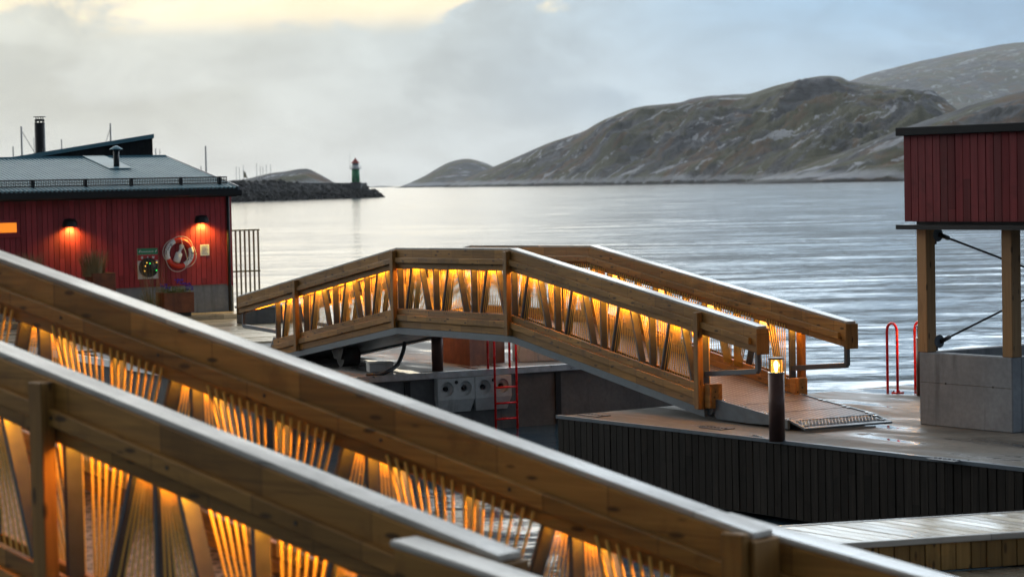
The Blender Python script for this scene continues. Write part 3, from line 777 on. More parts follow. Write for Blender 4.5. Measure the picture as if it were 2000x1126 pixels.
    for k in range(len(bars)):
        flat(bars[k], bars[k])
        if k + 1 < len(bars):
            b0, L = bars[k], bars[k + 1] - bars[k]
            flat(b0 + 0.38 * L, b0 + 0.19 * L); flat(b0 + 0.62 * L, b0 + 0.81 * L)
            if rods_single: flat(b0 + 0.5 * L, b0 + 0.5 * L)
            vin = V(T + 0.004)
            for g in rods_for(b0, bars[k + 1], zt, vin, V(0.056), rods_single):
                if rods_single:
                    for p, q in g: place(rod_me, 'rod', M['rod'], B, align(p, q, 0.0080 if p[1] == vin else 0.0050))
                else:
                    mb = MB()
                    for p, q in g: mb.tube([p, q], 0.0085 if p[1] == vin else 0.0052, 5, True)
                    tag(mb.build('rod_fan', M['rod'], B), kind='stuff')
    for u in posts:
        a_ = vv(-0.085, -0.001)
        MB().box(u - 0.055, u + 0.055, *a_, zt(u) - 1.33, zt(u) - 0.045).build('post', M['pine_post'], B, 0.006)

# the footbridge over the basin
def lin(xs, ys):
    return lambda u: lerp_list(u, xs, ys) if xs[0] <= u <= xs[-1] else (ys[0] + (u - xs[0]) * (ys[1] - ys[0]) / (xs[1] - xs[0]) if u < xs[0] else ys[-1] + (u - xs[-1]) * (ys[-1] - ys[-2]) / (xs[-1] - xs[-2]))
ztm = lin([-9.1, -2.0, 2.0, 8.65], [1.138, 2.162, 2.208, 1.302])
WM = 1.571
B1 = empty('footbridge', OM, RZ_U)
tag(B1, 'lit timber footbridge arching over the basin in the middle of the picture', 'bridge', 'timber footbridges')
mod = 1.325
barsm = [-7.3, -5.975, -4.65, -3.325, -2.0, -0.667, 0.667, 2.0, 3.325, 4.65, 5.975, 7.3]
for sd in (0, 1):
    truss_side(B1, ztm, [-2.0, 2.0], WM, sd, -9.1, 8.65, -7.3, 7.3, barsm, [-6.15, -2.0, 2.0, 7.33] if sd == 0 else [-2.0, 2.0, 7.33], False)
    for u in (7.42,):
        y = (0.0, 0.2) if sd == 0 else (WM - 0.2, WM)
        MB().box(u - 0.02, u + 0.11, *y, ztm(u) - 1.30, ztm(u) - 0.98).build('kick_end', M['pine'], B1, 0.006)
for a0, a1 in ((-7.3, -2.0), (-2.0, 2.0), (2.0, 7.35)):
    MB().slope(a0, ztm(a0), a1, ztm(a1), 0.16, WM - 0.16, -1.23, -1.19).build('deck', M['tread'], B1)
    MB().slope(a0, ztm(a0), a1, ztm(a1), 0.16, WM - 0.16, -1.40, -1.24).build('under_frame', M['steel_paint'], B1)
# hinges, roller, ramp
for y0 in (0.02, WM - 0.14):
    mb = MB(); mb.prism([(-7.75, 0.0), (-7.22, 0.0), (-7.25, 0.42), (-7.40, 0.42), (-7.60, 0.18)], 'Y', y0, y0 + 0.12)
    mb.tube([(-7.55, y0 - 0.05, 0.12), (-7.55, y0 + 0.17, 0.12)], 0.06, 12)
    mb.build('hinge_bracket', M['steel'], B1, 0.004)
MB().box(-8.15, -7.7, -0.05, WM + 0.05, 0.0, 0.05).build('hinge_plate', M['steel'], B1)
mb = MB(); mb.prism([(-8.1, 0.05), (-7.95, 0.05), (-7.98, 0.2), (-8.08, 0.2)], 'Y', 0.05, 0.2); mb.build('stop_block', M['steel'], B1)
mb = MB(); mb.tube([(-4.95, 0.28, 0.17), (-4.95, 0.60, 0.17)], 0.17, 20); mb.build('roller', M['rubber'], B1)
MB().prism([(-5.25, 0.36), (-4.65, 0.36), (-4.80, 0.14), (-5.10, 0.14)], 'Y', 0.22, 0.27).build('roller_fork', M['black_metal'], B1)
zr = ztm(7.35) - 1.19
def rampz(u): return zr + (0.10 - zr) * (u - 7.35) / (9.45 - 7.35)
MB().slope(7.36, zr, 9.16, rampz(9.16), 0.12, WM - 0.10, -0.02, 0.0).build('ramp_plate', M['tread'], B1)
for y0 in (0.09, WM - 0.14):
    MB().slope(7.36, zr, 9.18, rampz(9.18), y0, y0 + 0.035, -0.10, 0.012).build('ramp_beam', M['steel_paint'], B1)
    mb = MB(); mb.tube([(7.42, y0 - 0.03, zr - 0.14), (7.42, y0 + 0.07, zr - 0.14)], 0.075, 16); mb.build('hinge_pin', M['steel_paint'], B1)
    mb = MB(); mb.prism([(7.40, zr - 0.10), (8.9, rampz(8.9) - 0.10), (8.3, 0.03), (7.55, 0.03)], 'Y', y0, y0 + 0.03); mb.build('ramp_skid', M['steel_paint'], B1)
mb = MB()
for u in (7.50, 7.60, 8.02, 8.12, 8.55, 8.65, 9.05, 9.12):
    for y0 in (0.16, WM - 0.15):
        mb.tube([(u, y0, rampz(u) + 0.0), (u, y0, rampz(u) + 0.014)], 0.026, 10)
tag(mb.build('bolt', M['bolt_steel'], B1), kind='stuff')
for u in (7.95, 8.6):
    MB().slope(u, rampz(u), u + 0.012, rampz(u + 0.012), 0.13, WM - 0.11, 0.0, 0.003).build('plate_joint', M['black_metal'], B1)
# open-mesh flap
mb = MB()
fz = lambda u: 0.10 - 0.075 * (u - 9.16) / 0.34 + (rampz(9.16) - 0.10)
y0, y1 = 0.12, WM - 0.10
mb.slope(9.16, fz(9.16), 9.20, fz(9.20), y0, y1, -0.012, 0.012); mb.slope(9.46, fz(9.46), 9.52, fz(9.52), y0, y1, -0.014, 0.010)
mb.slope(9.20, fz(9.2), 9.46, fz(9.46), y0, y0 + 0.04, -0.012, 0.012); mb.slope(9.20, fz(9.2), 9.46, fz(9.46), y1 - 0.04, y1, -0.012, 0.012)
mb.build('ramp_flap', M['steel_paint'], B1)
mb = MB(); y = y0 - 0.2
while y < y1:
    for sg in (1, -1):
        ya, yb = (y, y + 0.16) if sg > 0 else (y + 0.16, y)
        pa, pb = Vector((9.20, ya, fz(9.20) + 0.002)), Vector((9.46, yb, fz(9.46) + 0.002))
        t0, t1 = 0.0, 1.0
        dyy = pb.y - pa.y
        if min(ya, yb) < y0 or max(ya, yb) > y1: continue
        mb.tube([pa, pb], 0.0065, 4)
    y += 0.052
tag(mb.build('flap_mesh', M['galvanised'], B1), kind='stuff')
mb = MB()
for u in (9.25, 9.41):
    for y_ in (y0 + 0.07, y1 - 0.07): mb.tube([(u, y_, fz(u)), (u, y_, fz(u) + 0.018)], 0.03, 10)
tag(mb.build('bolt', M['bolt_steel'], B1), kind='stuff')

# the near footbridge across the foreground
AN = 0.821
ON = Vector((-1.553, 11.363, 0)); WN = 1.576
ztn = lambda u: 2.075 - 0.211 * u
B2 = empty('footbridge', ON, AN - math.pi / 2)
tag(B2, 'lit timber footbridge slanting across the blurred foreground', 'bridge', 'timber footbridges')
barsn = [-6.68, -5.26, -3.84, -2.42, -1.0, 0.42, 1.84]
for sd in (0, 1):
    truss_side(B2, ztn, [], WN, sd, -7.4, 2.0 if sd == 0 else 2.26, -6.68, 1.84, barsn[2 if sd == 0 else 1:], [-1.07] if sd == 0 else [], True, lower1=1.92)
MB().slope(-6.7, ztn(-6.7), 1.95, ztn(1.95), 0.17, WN - 0.17, -1.23, -1.19).build('deck', M['tread'], B2)
MB().slope(-6.7, ztn(-6.7), 1.95, ztn(1.95), 0.17, WN - 0.17, -1.42, -1.24).build('under_frame', M['steel_paint'], B2)
DN = Vector((math.sin(AN), -math.cos(AN), 0)); NN = Vector((math.cos(AN), math.sin(AN), 0))
# inner end post of the far railing
MB().box(2.12, 2.25, WN - 0.225, WN - 0.172, ztn(2.2) - 0.40, ztn(2.2) - 0.012).build('post', M['pine_post'], B2, 0.008)

def landing_rail(v0, v1, u0, z0, lbl, length=3.0):
    e = empty('landing_handrail', ON, AN - math.pi / 2); tag(e, lbl, 'handrail', 'handrails of the lower landing')
    sl = -0.15; z = lambda u: z0 + sl * (u - u0); u1 = u0 + length
    MB().slope(u0, z0, u1, z(u1), v0 + 0.002, v1 - 0.002, -0.03, 0).build('cap_rail', M['cap_wood'], e, 0.008)
    MB().slope(u0 + 0.03, z(u0 + 0.03), u1, z(u1), v0, v1, -0.165, -0.03).build('upper_board', M['pine'], e, 0.005)
    MB().slope(u0 + 0.06, z(u0 + 0.06), u1, z(u1), v0 - 0.025, v1 + 0.025, -0.25, -0.165).build('rail_strip', M['pine'], e, 0.005)
    MB().slope(u0 + 0.03, z(u0 + 0.03), u1, z(u1), v0, v1, -0.345, -0.25).build('lower_board', M['pine'], e, 0.005)
    for u in (u0 + 0.25, u0 + 1.6, u1 - 0.1):
        MB().box(u - 0.05, u + 0.05, v0 + 0.03, v1 - 0.03, 0.0, z(u) - 0.345).build('post', M['pine_post'], e, 0.006)
landing_rail(-0.215, -0.045, 1.58, 1.71, 'landing handrail starting at the bottom edge, nearest the camera')
landing_rail(WN + 0.045, WN + 0.215, 1.84, 1.62, 'landing handrail behind the lower end of the far foreground railing')

# ------------------------------------------------------------------ timber landing dock at lower right
mb = MB(); mb.prism([(2.15, 18.9), (9.5, 22.6), (12, 4), (1.2, 4), (1.2, 10)], 'Z', -1.6, -0.05)
dk = mb.build('landing_dock', M['dark_slat']); tag(dk, kind='structure')
PF = ground(1660, 1131); PF = Vector((2.32, 19.05, 0))
ph = 0.14
XD = Vector((0.965, 0.262, 0)).normalized(); YD = Vector((-XD.y, XD.x, 0))
RP = math.atan2(XD.y, XD.x)
e = empty('timber_platform', PF, RP); tag(e, 'low timber platform with pale plank top at the lower right', 'platform')
k = 0
sk = 0.45     # planks laid askew across the platform
while k * 0.146 < 5.2:
    x = -0.3 + k * 0.146; dz_ = random.uniform(-0.003, 0.003)
    MB().quadbox([(x + 0.35, 0.05, 0.245 + dz_), (x + 0.138 + 0.35, 0.05, 0.245 + dz_), (x + 0.138, 1.04, 0.245 + dz_), (x, 1.04, 0.245 + dz_), (x + 0.35, 0.05, 0.283 + dz_), (x + 0.138 + 0.35, 0.05, 0.283 + dz_), (x + 0.138, 1.04, 0.283 + dz_), (x, 1.04, 0.283 + dz_)]).build('plank', M['plank_wet'], e, 0.004)
    k += 1
MB().box(-0.1, 5.6, -0.02, 0.046, 0.235, 0.286).build('front_edge', M['cap_wood'], e, 0.006)
MB().box(-0.3, 5.4, 1.043, 1.09, 0.235, 0.288).build('back_edge', M['cap_wood'], e, 0.006)
for k in range(40):
    x = -0.08 + k * 0.135
    MB().box(x, x + 0.126, 0.012 + random.uniform(-0.004, 0.004), 0.034, 0.012, 0.236).build('front_board', M['front_board'], e, 0.003)
MB().box(-0.05, 5.3, 0.06, 1.03, 0.0, 0.24).build('frame', M['dark_slat'], e)
for k in range(44):
    x = -0.6 + k * 0.146
    mb = MB(); mb.quadbox([(x + 0.9, -2.6, -0.048), (x + 1.038, -2.6, -0.048), (x + 0.138, -0.0, -0.048), (x, -0.0, -0.048), (x + 0.9, -2.6, 0.0), (x + 1.038, -2.6, 0.0), (x + 0.138, -0.0, 0.0), (x, -0.0, 0.0)])
    o = mb.build('plank', M['deck_plank'], dk); o.location = PF; o.rotation_euler = (0, 0, RP)

# ------------------------------------------------------------------ red boathouse
BC = G(-21.9, 4.98)
H1 = empty('boathouse', BC, AM)
tag(H1, 'low red boathouse with ribbed metal roof on the left', 'building')
wall_n = -DM; Rinv = Matrix.Rotation(-AM, 3, 'Z')
def wl(px, py, off=0.0):       # pixel on the wall plane to the house's own axes
    p = on_plane(px, py, BC + DM * off, DM); return Rinv @ (p - BC)
MB().box(-7.3, 0.0, 0.03, 6, 0.0, 0.865).build('plinth', M['concrete'], H1)
MB().box(-7.3, -0.02, 0.03, 6, 0.866, 3.15).build('wall_core', M['black_board'], H1)
bme = MB().box(-0.0605, 0.0605, -0.012, 0.012, 0.84, 3.12).mesh('wall_board')
for k in range(54):
    place(bme, 'wall_board', M['red_board'], H1, Matrix.Translation((-0.20 - k * 0.1335, 0.006 + random.uniform(-0.003, 0.002), 0)))
MB().box(-0.125, 0.03, -0.02, 0.029, 0.80, 3.12).build('corner_board', M['red_board'], H1, 0.004)
MB().box(0.0, 0.03, 0.03, 6, 0.80, 3.15).build('side_wall', M['red_board'], H1)
mb = MB(); mb.tube([(-0.09, -0.075, 0.05), (-0.09, -0.075, 3.05)], 0.042, 10); mb.build('downpipe', M['black_metal'], H1)
# corrugated roof sheet
mb = MB(); xs = []
x = -7.3
while x < 0.0: xs += [(x, 0.0), (x + 0.035, 0.0), (x + 0.048, 0.042), (x + 0.092, 0.042)]; x += 0.11
for (x, h_) in xs:
    mb.v.append((x, -0.36, 3.20 + h_)); mb.v.append((x, 4.7, 4.06 + h_))
for i in range(len(xs) - 1): mb.f.append((2 * i, 2 * i + 2, 2 * i + 3, 2 * i + 1)); mb.sm.append(False)
rf = mb.build('roof', M['roof_sheet'], H1)
MB().quadbox([(-7.3, -0.34, 3.13), (0.06, -0.34, 3.13), (0.06, 4.7, 3.99), (-7.3, 4.7, 3.99), (-7.3, -0.34, 3.19), (0.06, -0.34, 3.19), (0.06, 4.7, 4.05), (-7.3, 4.7, 4.05)]).build('roof_deck', M['roof_black'], rf)
MB().quadbox([(0.06, -0.40, 3.10), (0.105, -0.40, 3.10), (0.105, 4.75, 3.97), (0.06, 4.75, 3.97), (0.06, -0.40, 3.26), (0.105, -0.40, 3.26), (0.105, 4.75, 4.12), (0.06, 4.75, 4.12)]).build('verge_trim', M['steel_paint'], rf)
MB().box(-7.3, 0.055, 4.6, 4.85, 4.075, 4.125).build('ridge_cap', M['roof_sheet'], rf)
MB().quadbox([(-7.3, 4.8, 3.98), (0.06, 4.8, 3.98), (0.06, 9.6, 3.1), (-7.3, 9.6, 3.1), (-7.3, 4.8, 4.04), (0.06, 4.8, 4.04), (0.06, 9.6, 3.16), (-7.3, 9.6, 3.16)]).build('rear_roof', M['roof_sheet'], rf)
mb = MB(); mb.prism([(-0.50, 3.16), (-0.50, 3.05), (-0.46, 3.02), (-0.40, 3.02), (-0.365, 3.06), (-0.365, 3.195), (-0.38, 3.195), (-0.385, 3.07), (-0.475, 3.07), (-0.485, 3.16)], 'X', -7.3, 0.12); mb.build('gutter', M['black_metal'], H1)
MB().box(-7.3, 0.05, -0.364, -0.33, 3.0, 3.128).build('fascia', M['black_board'], H1)
MB().box(-7.3, 0.05, -0.33, 0.0, 3.06, 3.10).build('soffit', M['black_board'], H1)
# snow guard
sg = empty('snow_guard', (0, 0, 0), 0, H1)
zg = lambda y: 3.20 + 0.17 * (y + 0.36)
yg = 0.12
mb = MB()
for dz_ in (0.06, 0.21): mb.tube([(-7.3, yg, zg(yg) + dz_), (-0.02, yg, zg(yg) + dz_)], 0.016, 6)
mb.build('guard_rail', M['black_metal'], sg)
mb = MB(); x = -7.3
while x < -0.03: mb.box(x, x + 0.016, yg - 0.006, yg + 0.006, zg(yg) + 0.06, zg(yg) + 0.21); x += 0.043
mb.box(-7.3, -0.02, yg - 0.004, yg + 0.004, zg(yg) + 0.128, zg(yg) + 0.142)
tag(mb.build('guard_mesh', M['black_metal'], sg), kind='stuff')
for px in (66, 170, 260, 356, 432):
    x = wl(px, 360).x * 1.0
    MB().box(x - 0.035, x + 0.035, yg - 0.04, yg + 0.05, zg(yg) + 0.01, zg(yg) + 0.225).build('guard_bracket', M['black_metal'], sg)
# flue on the roof
fp = wl(240, 300); fy = 2.9; fx = Rinv @ (at_y(240, 300, BC.y + 1.2) - BC); fx = fx.x
fz0 = 3.2 + 0.17 * (fy + 0.36)
MB().tube([(fx, fy, fz0 - 0.1), (fx, fy, fz0 + 0.50)], 0.075, 16).build('flue_pipe', M['black_metal'], H1)
MB().lathe([(0.17, fz0 + 0.50), (0.16, fz0 + 0.52), (0.02, fz0 + 0.60)], (fx, fy, 0), 20).build('flue_cap', M['roof_sheet'], H1)
zfl = lambda y: 3.2 + 0.17 * (y + 0.36) + 0.055
MB().quadbox([(fx - 0.30, fy - 0.3, zfl(fy - 0.3)), (fx + 0.30, fy - 0.3, zfl(fy - 0.3)), (fx + 0.30, 4.7, zfl(4.7)), (fx - 0.30, 4.7, zfl(4.7)), (fx - 0.30, fy - 0.3, zfl(fy - 0.3) + 0.02), (fx + 0.30, fy - 0.3, zfl(fy - 0.3) + 0.02), (fx + 0.30, 4.7, zfl(4.7) + 0.02), (fx - 0.30, 4.7, zfl(4.7) + 0.02)]).build('flashing', M['roof_sheet'], H1)
# lit window
w0 = wl(-30, 457); w1 = wl(33, 433)
MB().box(w0.x, w1.x + 0.05, -0.03, 0.01, w0.z - 0.06, w1.z + 0.05).build('window_frame', M['red_board'], H1, 0.004)
MB().box(w0.x, w1.x - 0.02, -0.034, -0.0305, w0.z + 0.02, w1.z - 0.02).build('window_pane', M['window_glow'], H1)
MB().box(w0.x, w1.x + 0.08, -0.07, -0.031, w0.z - 0.10, w0.z - 0.065).build('window_sill', M['red_board'], H1, 0.004)

# wall lamps
def wall_lamp(px, py, lbl):
    q = wl(px, py); e = empty('wall_lamp', BC + Matrix.Rotation(AM, 3, 'Z') @ Vector((q.x, -0.008, q.z)), AM)
    tag(e, lbl, 'lamp', 'hooded lamps on the boathouse wall')
    mb = MB(); n = 20; prof = [(0.0, 0.105), (0.06, 0.10), (0.13, 0.07), (0.175, 0.02), (0.19, -0.09)]
    # half dome hood against the wall
    rings = []
    for (r, z) in prof:
        rings.append([(r * math.cos(math.pi * k / n), -r * 0.95 * math.sin(math.pi * k / n), z) for k in range(n + 1)])
    for i, rg in enumerate(rings): mb.v += rg
    for i in range(len(rings) - 1):
        for k in range(n):
            b = i * (n + 1) + k; mb.f.append((b, b + 1, b + n + 2, b + n + 1)); mb.sm.append(True)
    mb.box(-0.15, 0.15, -0.012, 0.0, -0.09, 0.09)
    mb.build('hood', M['black_metal'], e)
    MB().lathe([(0.07, -0.05), (0.07, -0.045)], (0, -0.085, 0), 16).build('lamp_disc', M['lamp_glow'], e)
    ld = bpy.data.lights.new('lamp_light', 'SPOT'); ld.energy = 100; ld.color = (1.0, 0.64, 0.10); ld.spot_size = R(150); ld.spot_blend = 0.6; ld.shadow_soft_size = 0.06
    lo_ = bpy.data.objects.new('lamp_light', ld); C.objects.link(lo_); lo_.parent = e; lo_.location = (0, -0.10, -0.07)
wall_lamp(136, 435, 'hooded wall lamp glowing near the lit window')
wall_lamp(393, 428, 'hooded wall lamp glowing above the lifebuoy')

# lifebuoy
q = wl(348, 494); RW = Matrix.Rotation(AM, 3, 'Z')
e = empty('lifebuoy', BC + RW @ Vector((q.x, -0.075, q.z)), AM); tag(e, 'red and white lifebuoy with rope hanging on the red wall', 'lifebuoy')
e.rotation_euler = Matrix.Rotation(R(0), 3, 'Z').to_euler(); e.rotation_euler = (0, 0, AM)
Rb, rb = 0.315, 0.062
quarters = [(50, 125, 'buoy_red', ''), (125, 205, 'white_paint', 'Tryg'), (205, 285, 'buoy_red', ''), (285, 410, 'white_paint', 'Tryg')]
quarters = [(25, 112, 'buoy_red', ''), (112, 205, 'white_paint', 'Tryg'), (205, 292, 'buoy_red', ''), (292, 385, 'white_paint', 'Tryg')]
for a0, a1, mt, tx in quarters:
    MB().torus((0, 0, 0), Rb, rb, 'Y', 14, 12, R(a0), R(a1)).build('ring_segment', M[mt], e)
    if tx:
        me = text_mesh(tx, 0.155, 'lettering')
        am = R((a0 + a1) / 2)
        # bend the word along the ring
        for v_ in me.vertices:
            th = am + math.copysign(1, math.cos(am)) * (v_.co.x / Rb) * (1 if math.cos(am) > 0 else 1) if math.cos(am) > 0 else am - v_.co.x / Rb
            rr = Rb + (v_.co.y if math.cos(am) < 0 else -v_.co.y) * 0.85
            d2 = rr - Rb; depth = -math.sqrt(max(rb * rb - d2 * d2, 0.0)) - 0.003 - (0.001 if v_.co.z > 0 else 0)
            v_.co = Vector((rr * math.cos(th), depth, rr * math.sin(th)))
        o = bpy.data.objects.new('lettering', me); C.objects.link(o); o.parent = e; me.materials.clear(); me.materials.append(M['ink'])
mb = MB(); pts = []
for k in range(65):
    a_ = 2 * math.pi * k / 64; sag = abs(math.sin(2 * (a_ - R(25)))) * 0.055
    pts.append(((Rb + rb + 0.008 + sag) * math.cos(a_), -0.02, (Rb + rb + 0.008 + sag) * math.sin(a_) - sag * 0.4))
mb.tube(pts, 0.009, 6); mb.tube([(0.02, -0.07, 0.42), (0.06, -0.08, 0.2), (0.13, -0.08, 0.05), (0.19, -0.08, -0.22), (0.10, -0.07, -0.40)], 0.008, 6)
mb.build('grab_rope', M['rope_white'], e)
mb = MB(); mb.lathe([(0.02, 0.23), (0.055, 0.21), (0.055, 0.14), (0.03, 0.11), (0.035, 0.03), (0.085, 0.0), (0.09, -0.22), (0.07, -0.24)], n=16)
o = mb.build('float_bottle', M['white_paint'], e); o.rotation_euler = (0, R(22), 0); o.location = (0.0, 0.0, 0.0)
for k, a_ in enumerate((R(112), R(205), R(292), R(25))):
    pass

# first-aid sign with round black cabinet below
q0 = wl(269, 545); q1 = wl(307, 484); sx = (q0.x + q1.x) / 2; w = (q1.x - q0.x) / 2; hh = q1.z - q0.z
e = empty('rescue_sign', BC + RW @ Vector((sx, -0.012, q0.z)), AM); tag(e, 'green and red rescue sign with three white symbols on red wall', 'sign')
MB().box(-w, w, -0.014, 0, 0, hh).build('panel', M['sign_white'], e)
MB().box(-w, w, -0.0165, -0.0145, hh * 0.80, hh).build('green_band', M['sign_green'], e)
MB().box(-w, w, -0.0165, -0.0145, hh * 0.60, hh * 0.795).build('red_band', M['sign_red'], e)
mb = MB()
for i in range(14): mb.box(-w * 0.62 + i * w * 0.088, -w * 0.62 + i * w * 0.088 + w * 0.06, -0.019, -0.017, hh * 0.875, hh * 0.875 + (0.02 if i % 3 else 0.028))
for s_ in (-1, 1): mb.quadbox([(s_ * w * 0.8 - 0.02, -0.019, hh * 0.88), (s_ * w * 0.8, -0.019, hh * 0.86), (s_ * w * 0.8, -0.017, hh * 0.86), (s_ * w * 0.8 - 0.02, -0.017, hh * 0.88), (s_ * w * 0.8 + 0.02, -0.019, hh * 0.95), (s_ * w * 0.8 + 0.035, -0.019, hh * 0.94), (s_ * w * 0.8 + 0.035, -0.017, hh * 0.94), (s_ * w * 0.8 + 0.02, -0.017, hh * 0.95)])
tag(mb.build('print_line', M['sign_white'], e), kind='stuff')
for i in range(3):
    cx = (i - 1) * w * 0.55
    mb = MB(); cz = hh * 0.70
    if i == 0: mb.box(cx - 0.025, cx + 0.025, -0.019, -0.017, cz - 0.03, cz + 0.03)
    elif i == 1: mb.lathe([(0.016, -0.019), (0.016, -0.017)], (cx, 0, cz + 0.015), 12, 'Y'); mb.quadbox([(cx - 0.03, -0.019, cz - 0.035), (cx + 0.03, -0.019, cz - 0.035), (cx + 0.03, -0.017, cz - 0.035), (cx - 0.03, -0.017, cz - 0.035), (cx - 0.015, -0.019, cz), (cx + 0.02, -0.019, cz), (cx + 0.02, -0.017, cz), (cx - 0.015, -0.017, cz)])
    else: mb.prism([(cx, cz - 0.035), (cx + 0.035, cz + 0.005), (cx + 0.02, cz + 0.03), (cx, cz + 0.015), (cx - 0.02, cz + 0.03), (cx - 0.035, cz + 0.005)], 'Y', -0.019, -0.017)
    mb.build('symbol', M['sign_white'], e)
q = wl(288, 522)
e = empty('hose_reel', BC + RW @ Vector((q.x, -0.03, q.z)), AM); tag(e, 'round black toothed reel with tiny lights below the rescue sign', 'reel')
mb = MB(); n = 72
poly = [((0.225 + (0.012 if k % 2 else 0)) * math.cos(2 * math.pi * k / n), (0.225 + (0.012 if k % 2 else 0)) * math.sin(2 * math.pi * k / n)) for k in range(n)]
mb.prism(poly, 'Y', -0.12, 0.0); mb.build('drum', M['rubber'], e)
MB().lathe([(0.17, -0.121), (0.165, -0.15), (0.03, -0.165)], n=32, axis='Y').build('cover', M['black_metal'], e)
for i, (x, z, mt) in enumerate(((0.0, 0.10, 'dot_green'), (-0.12, 0.04, 'dot_amber'), (0.17, 0.12, 'dot_amber'), (-0.14, -0.08, 'dot_amber'), (0.16, -0.07, 'dot_green'), (-0.08, 0.12, 'dot_amber'))):
    MB().box(x - 0.01, x + 0.01, -0.172, -0.15, z - 0.01, z + 0.01).build('indicator', M[mt], e)
# notice sheet
q0 = wl(391, 499); q1 = wl(408, 477)
e = empty('notice', BC + RW @ Vector((q0.x, -0.010, q0.z)), AM); tag(e, 'white notice sheet pinned right of the lifebuoy', 'notice')
MB().box(0, q1.x - q0.x, -0.006, 0, 0, q1.z - q0.z).build('sheet', M['sign_white'], e)
mb = MB()
for k in range(7): mb.box(0.03, q1.x - q0.x - 0.03 - (k % 3) * 0.02, -0.0085, -0.0065, 0.04 + k * 0.032, 0.045 + k * 0.032)
tag(mb.build('print_line', M['steel'], e), kind='stuff')

# black house behind
H2 = empty('house', BC + Vector((-5.2, 12.5, 0)), AM * 0.35); tag(H2, 'black house with steep monopitch roof behind the red boathouse', 'building')
pr = at_y(296, 262, BC.y + 12.5); pl = at_y(-60, 322, BC.y + 12.5)
xr = pr.x - H2.location.x; xl = pl.x - H2.location.x
zb2 = lambda x: pl.z + (pr.z - pl.z) * (x - xl) / (xr - xl)
MB().quadbox([(xl, 0, 0), (xr, 0, 0), (xr, 5, 0), (xl, 5, 0), (xl, 0, zb2(xl) - 0.12), (xr, 0, zb2(xr) - 0.12), (xr, 5, zb2(xr) - 0.12), (xl, 5, zb2(xl) - 0.12)]).build('wall', M['black_board'], H2)
k = 0; x = xl + 2
while x < xr - 0.05:
    MB().box(x, x + 0.12, -0.025, -0.001, 1.0, zb2(x) - 0.14).build('wall_board', M['black_board'], H2); x += 0.135
MB().quadbox([(xl, -0.25, zb2(xl) - 0.12), (xr + 0.05, -0.25, zb2(xr + 0.05) - 0.12), (xr + 0.05, 5.2, zb2(xr + 0.05) - 0.12), (xl, 5.2, zb2(xl) - 0.12), (xl, -0.25, zb2(xl)), (xr + 0.05, -0.25, zb2(xr + 0.05)), (xr + 0.05, 5.2, zb2(xr + 0.05)), (xl, 5.2, zb2(xl))]).build('roof', M['roof_sheet'], H2)
pc = at_y(103, 285, BC.y + 14.5); cx = pc.x - H2.location.x; ct = at_y(103, 240, BC.y + 14.5).z
ch = empty('chimney', (cx, 2.0, 0), 0, H2)
MB().lathe([(0.16, 2.5), (0.16, ct)], n=24).build('flue', M['black_metal'], ch)
mb = MB()
for k in range(8):
    a_ = k / 8 * 2 * math.pi; mb.box(0.13 * math.cos(a_) - 0.015, 0.13 * math.cos(a_) + 0.015, 0.13 * math.sin(a_) - 0.015, 0.13 * math.sin(a_) + 0.015, ct, ct + 0.05)
mb.lathe([(0.15, ct + 0.05), (0.15, ct + 0.11)], n=20)
for k in range(4):
    a_ = k / 4 * 2 * math.pi + 0.4; mb.box(0.11 * math.cos(a_) - 0.012, 0.11 * math.cos(a_) + 0.012, 0.11 * math.sin(a_) - 0.012, 0.11 * math.sin(a_) + 0.012, ct + 0.11, ct + 0.17)
mb.lathe([(0.19, ct + 0.17), (0.19, ct + 0.19)], n=20)
mb.build('cowl', M['black_metal'], ch)

# fence beside the house
fp = BC + NM * 0.02 - DM * 0.45
e = empty('fence', fp, AM); tag(e, 'open bar fence panel at the right corner of the red boathouse', 'fence')
MB().box(0.0, 0.93, -0.02, 0.02, 2.13, 2.17).build('rail', M['fence_metal'], e); MB().box(0.0, 0.93, -0.018, 0.018, 1.10, 1.14).build('rail', M['fence_metal'], e); MB().box(0.0, 0.93, -0.02, 0.02, 0.02, 0.06).build('rail', M['fence_metal'], e)
for k in range(8): MB().box(0.03 + k * 0.121, 0.03 + k * 0.121 + 0.030, -0.028, 0.028, 0.0, 2.128).build('bar', M['fence_metal'], e)

# planters
def blades(mb, n, base, h, spread, rng, w=0.008, lean=0.35):
    for _ in range(n):
        a_ = rng.random() * 2 * math.pi; r = spread * math.sqrt(rng.random())
        p = Vector((base[0] + r * math.cos(a_), base[1] + r * math.sin(a_), base[2]))
        hh_ = h * rng.uniform(0.6, 1.05); dr_ = Vector((math.cos(a_), math.sin(a_), 0)) * lean * hh_ * rng.uniform(0.2, 1.0); sd = Vector((-math.sin(a_ + rng.random()), math.cos(a_), 0)).normalized() * w
        b = len(mb.v)
        for t in (0, 0.4, 0.75, 1.0):
            c = p + Vector((0, 0, hh_ * t)) + dr_ * t * t; ww = sd * (1 - t * 0.8)
            mb.v += [tuple(c - ww), tuple(c + ww)]
        for i in range(3): mb.f.append((b + 2 * i, b + 2 * i + 1, b + 2 * i + 3, b + 2 * i + 2)); mb.sm.append(False)
rng = random.Random(11)
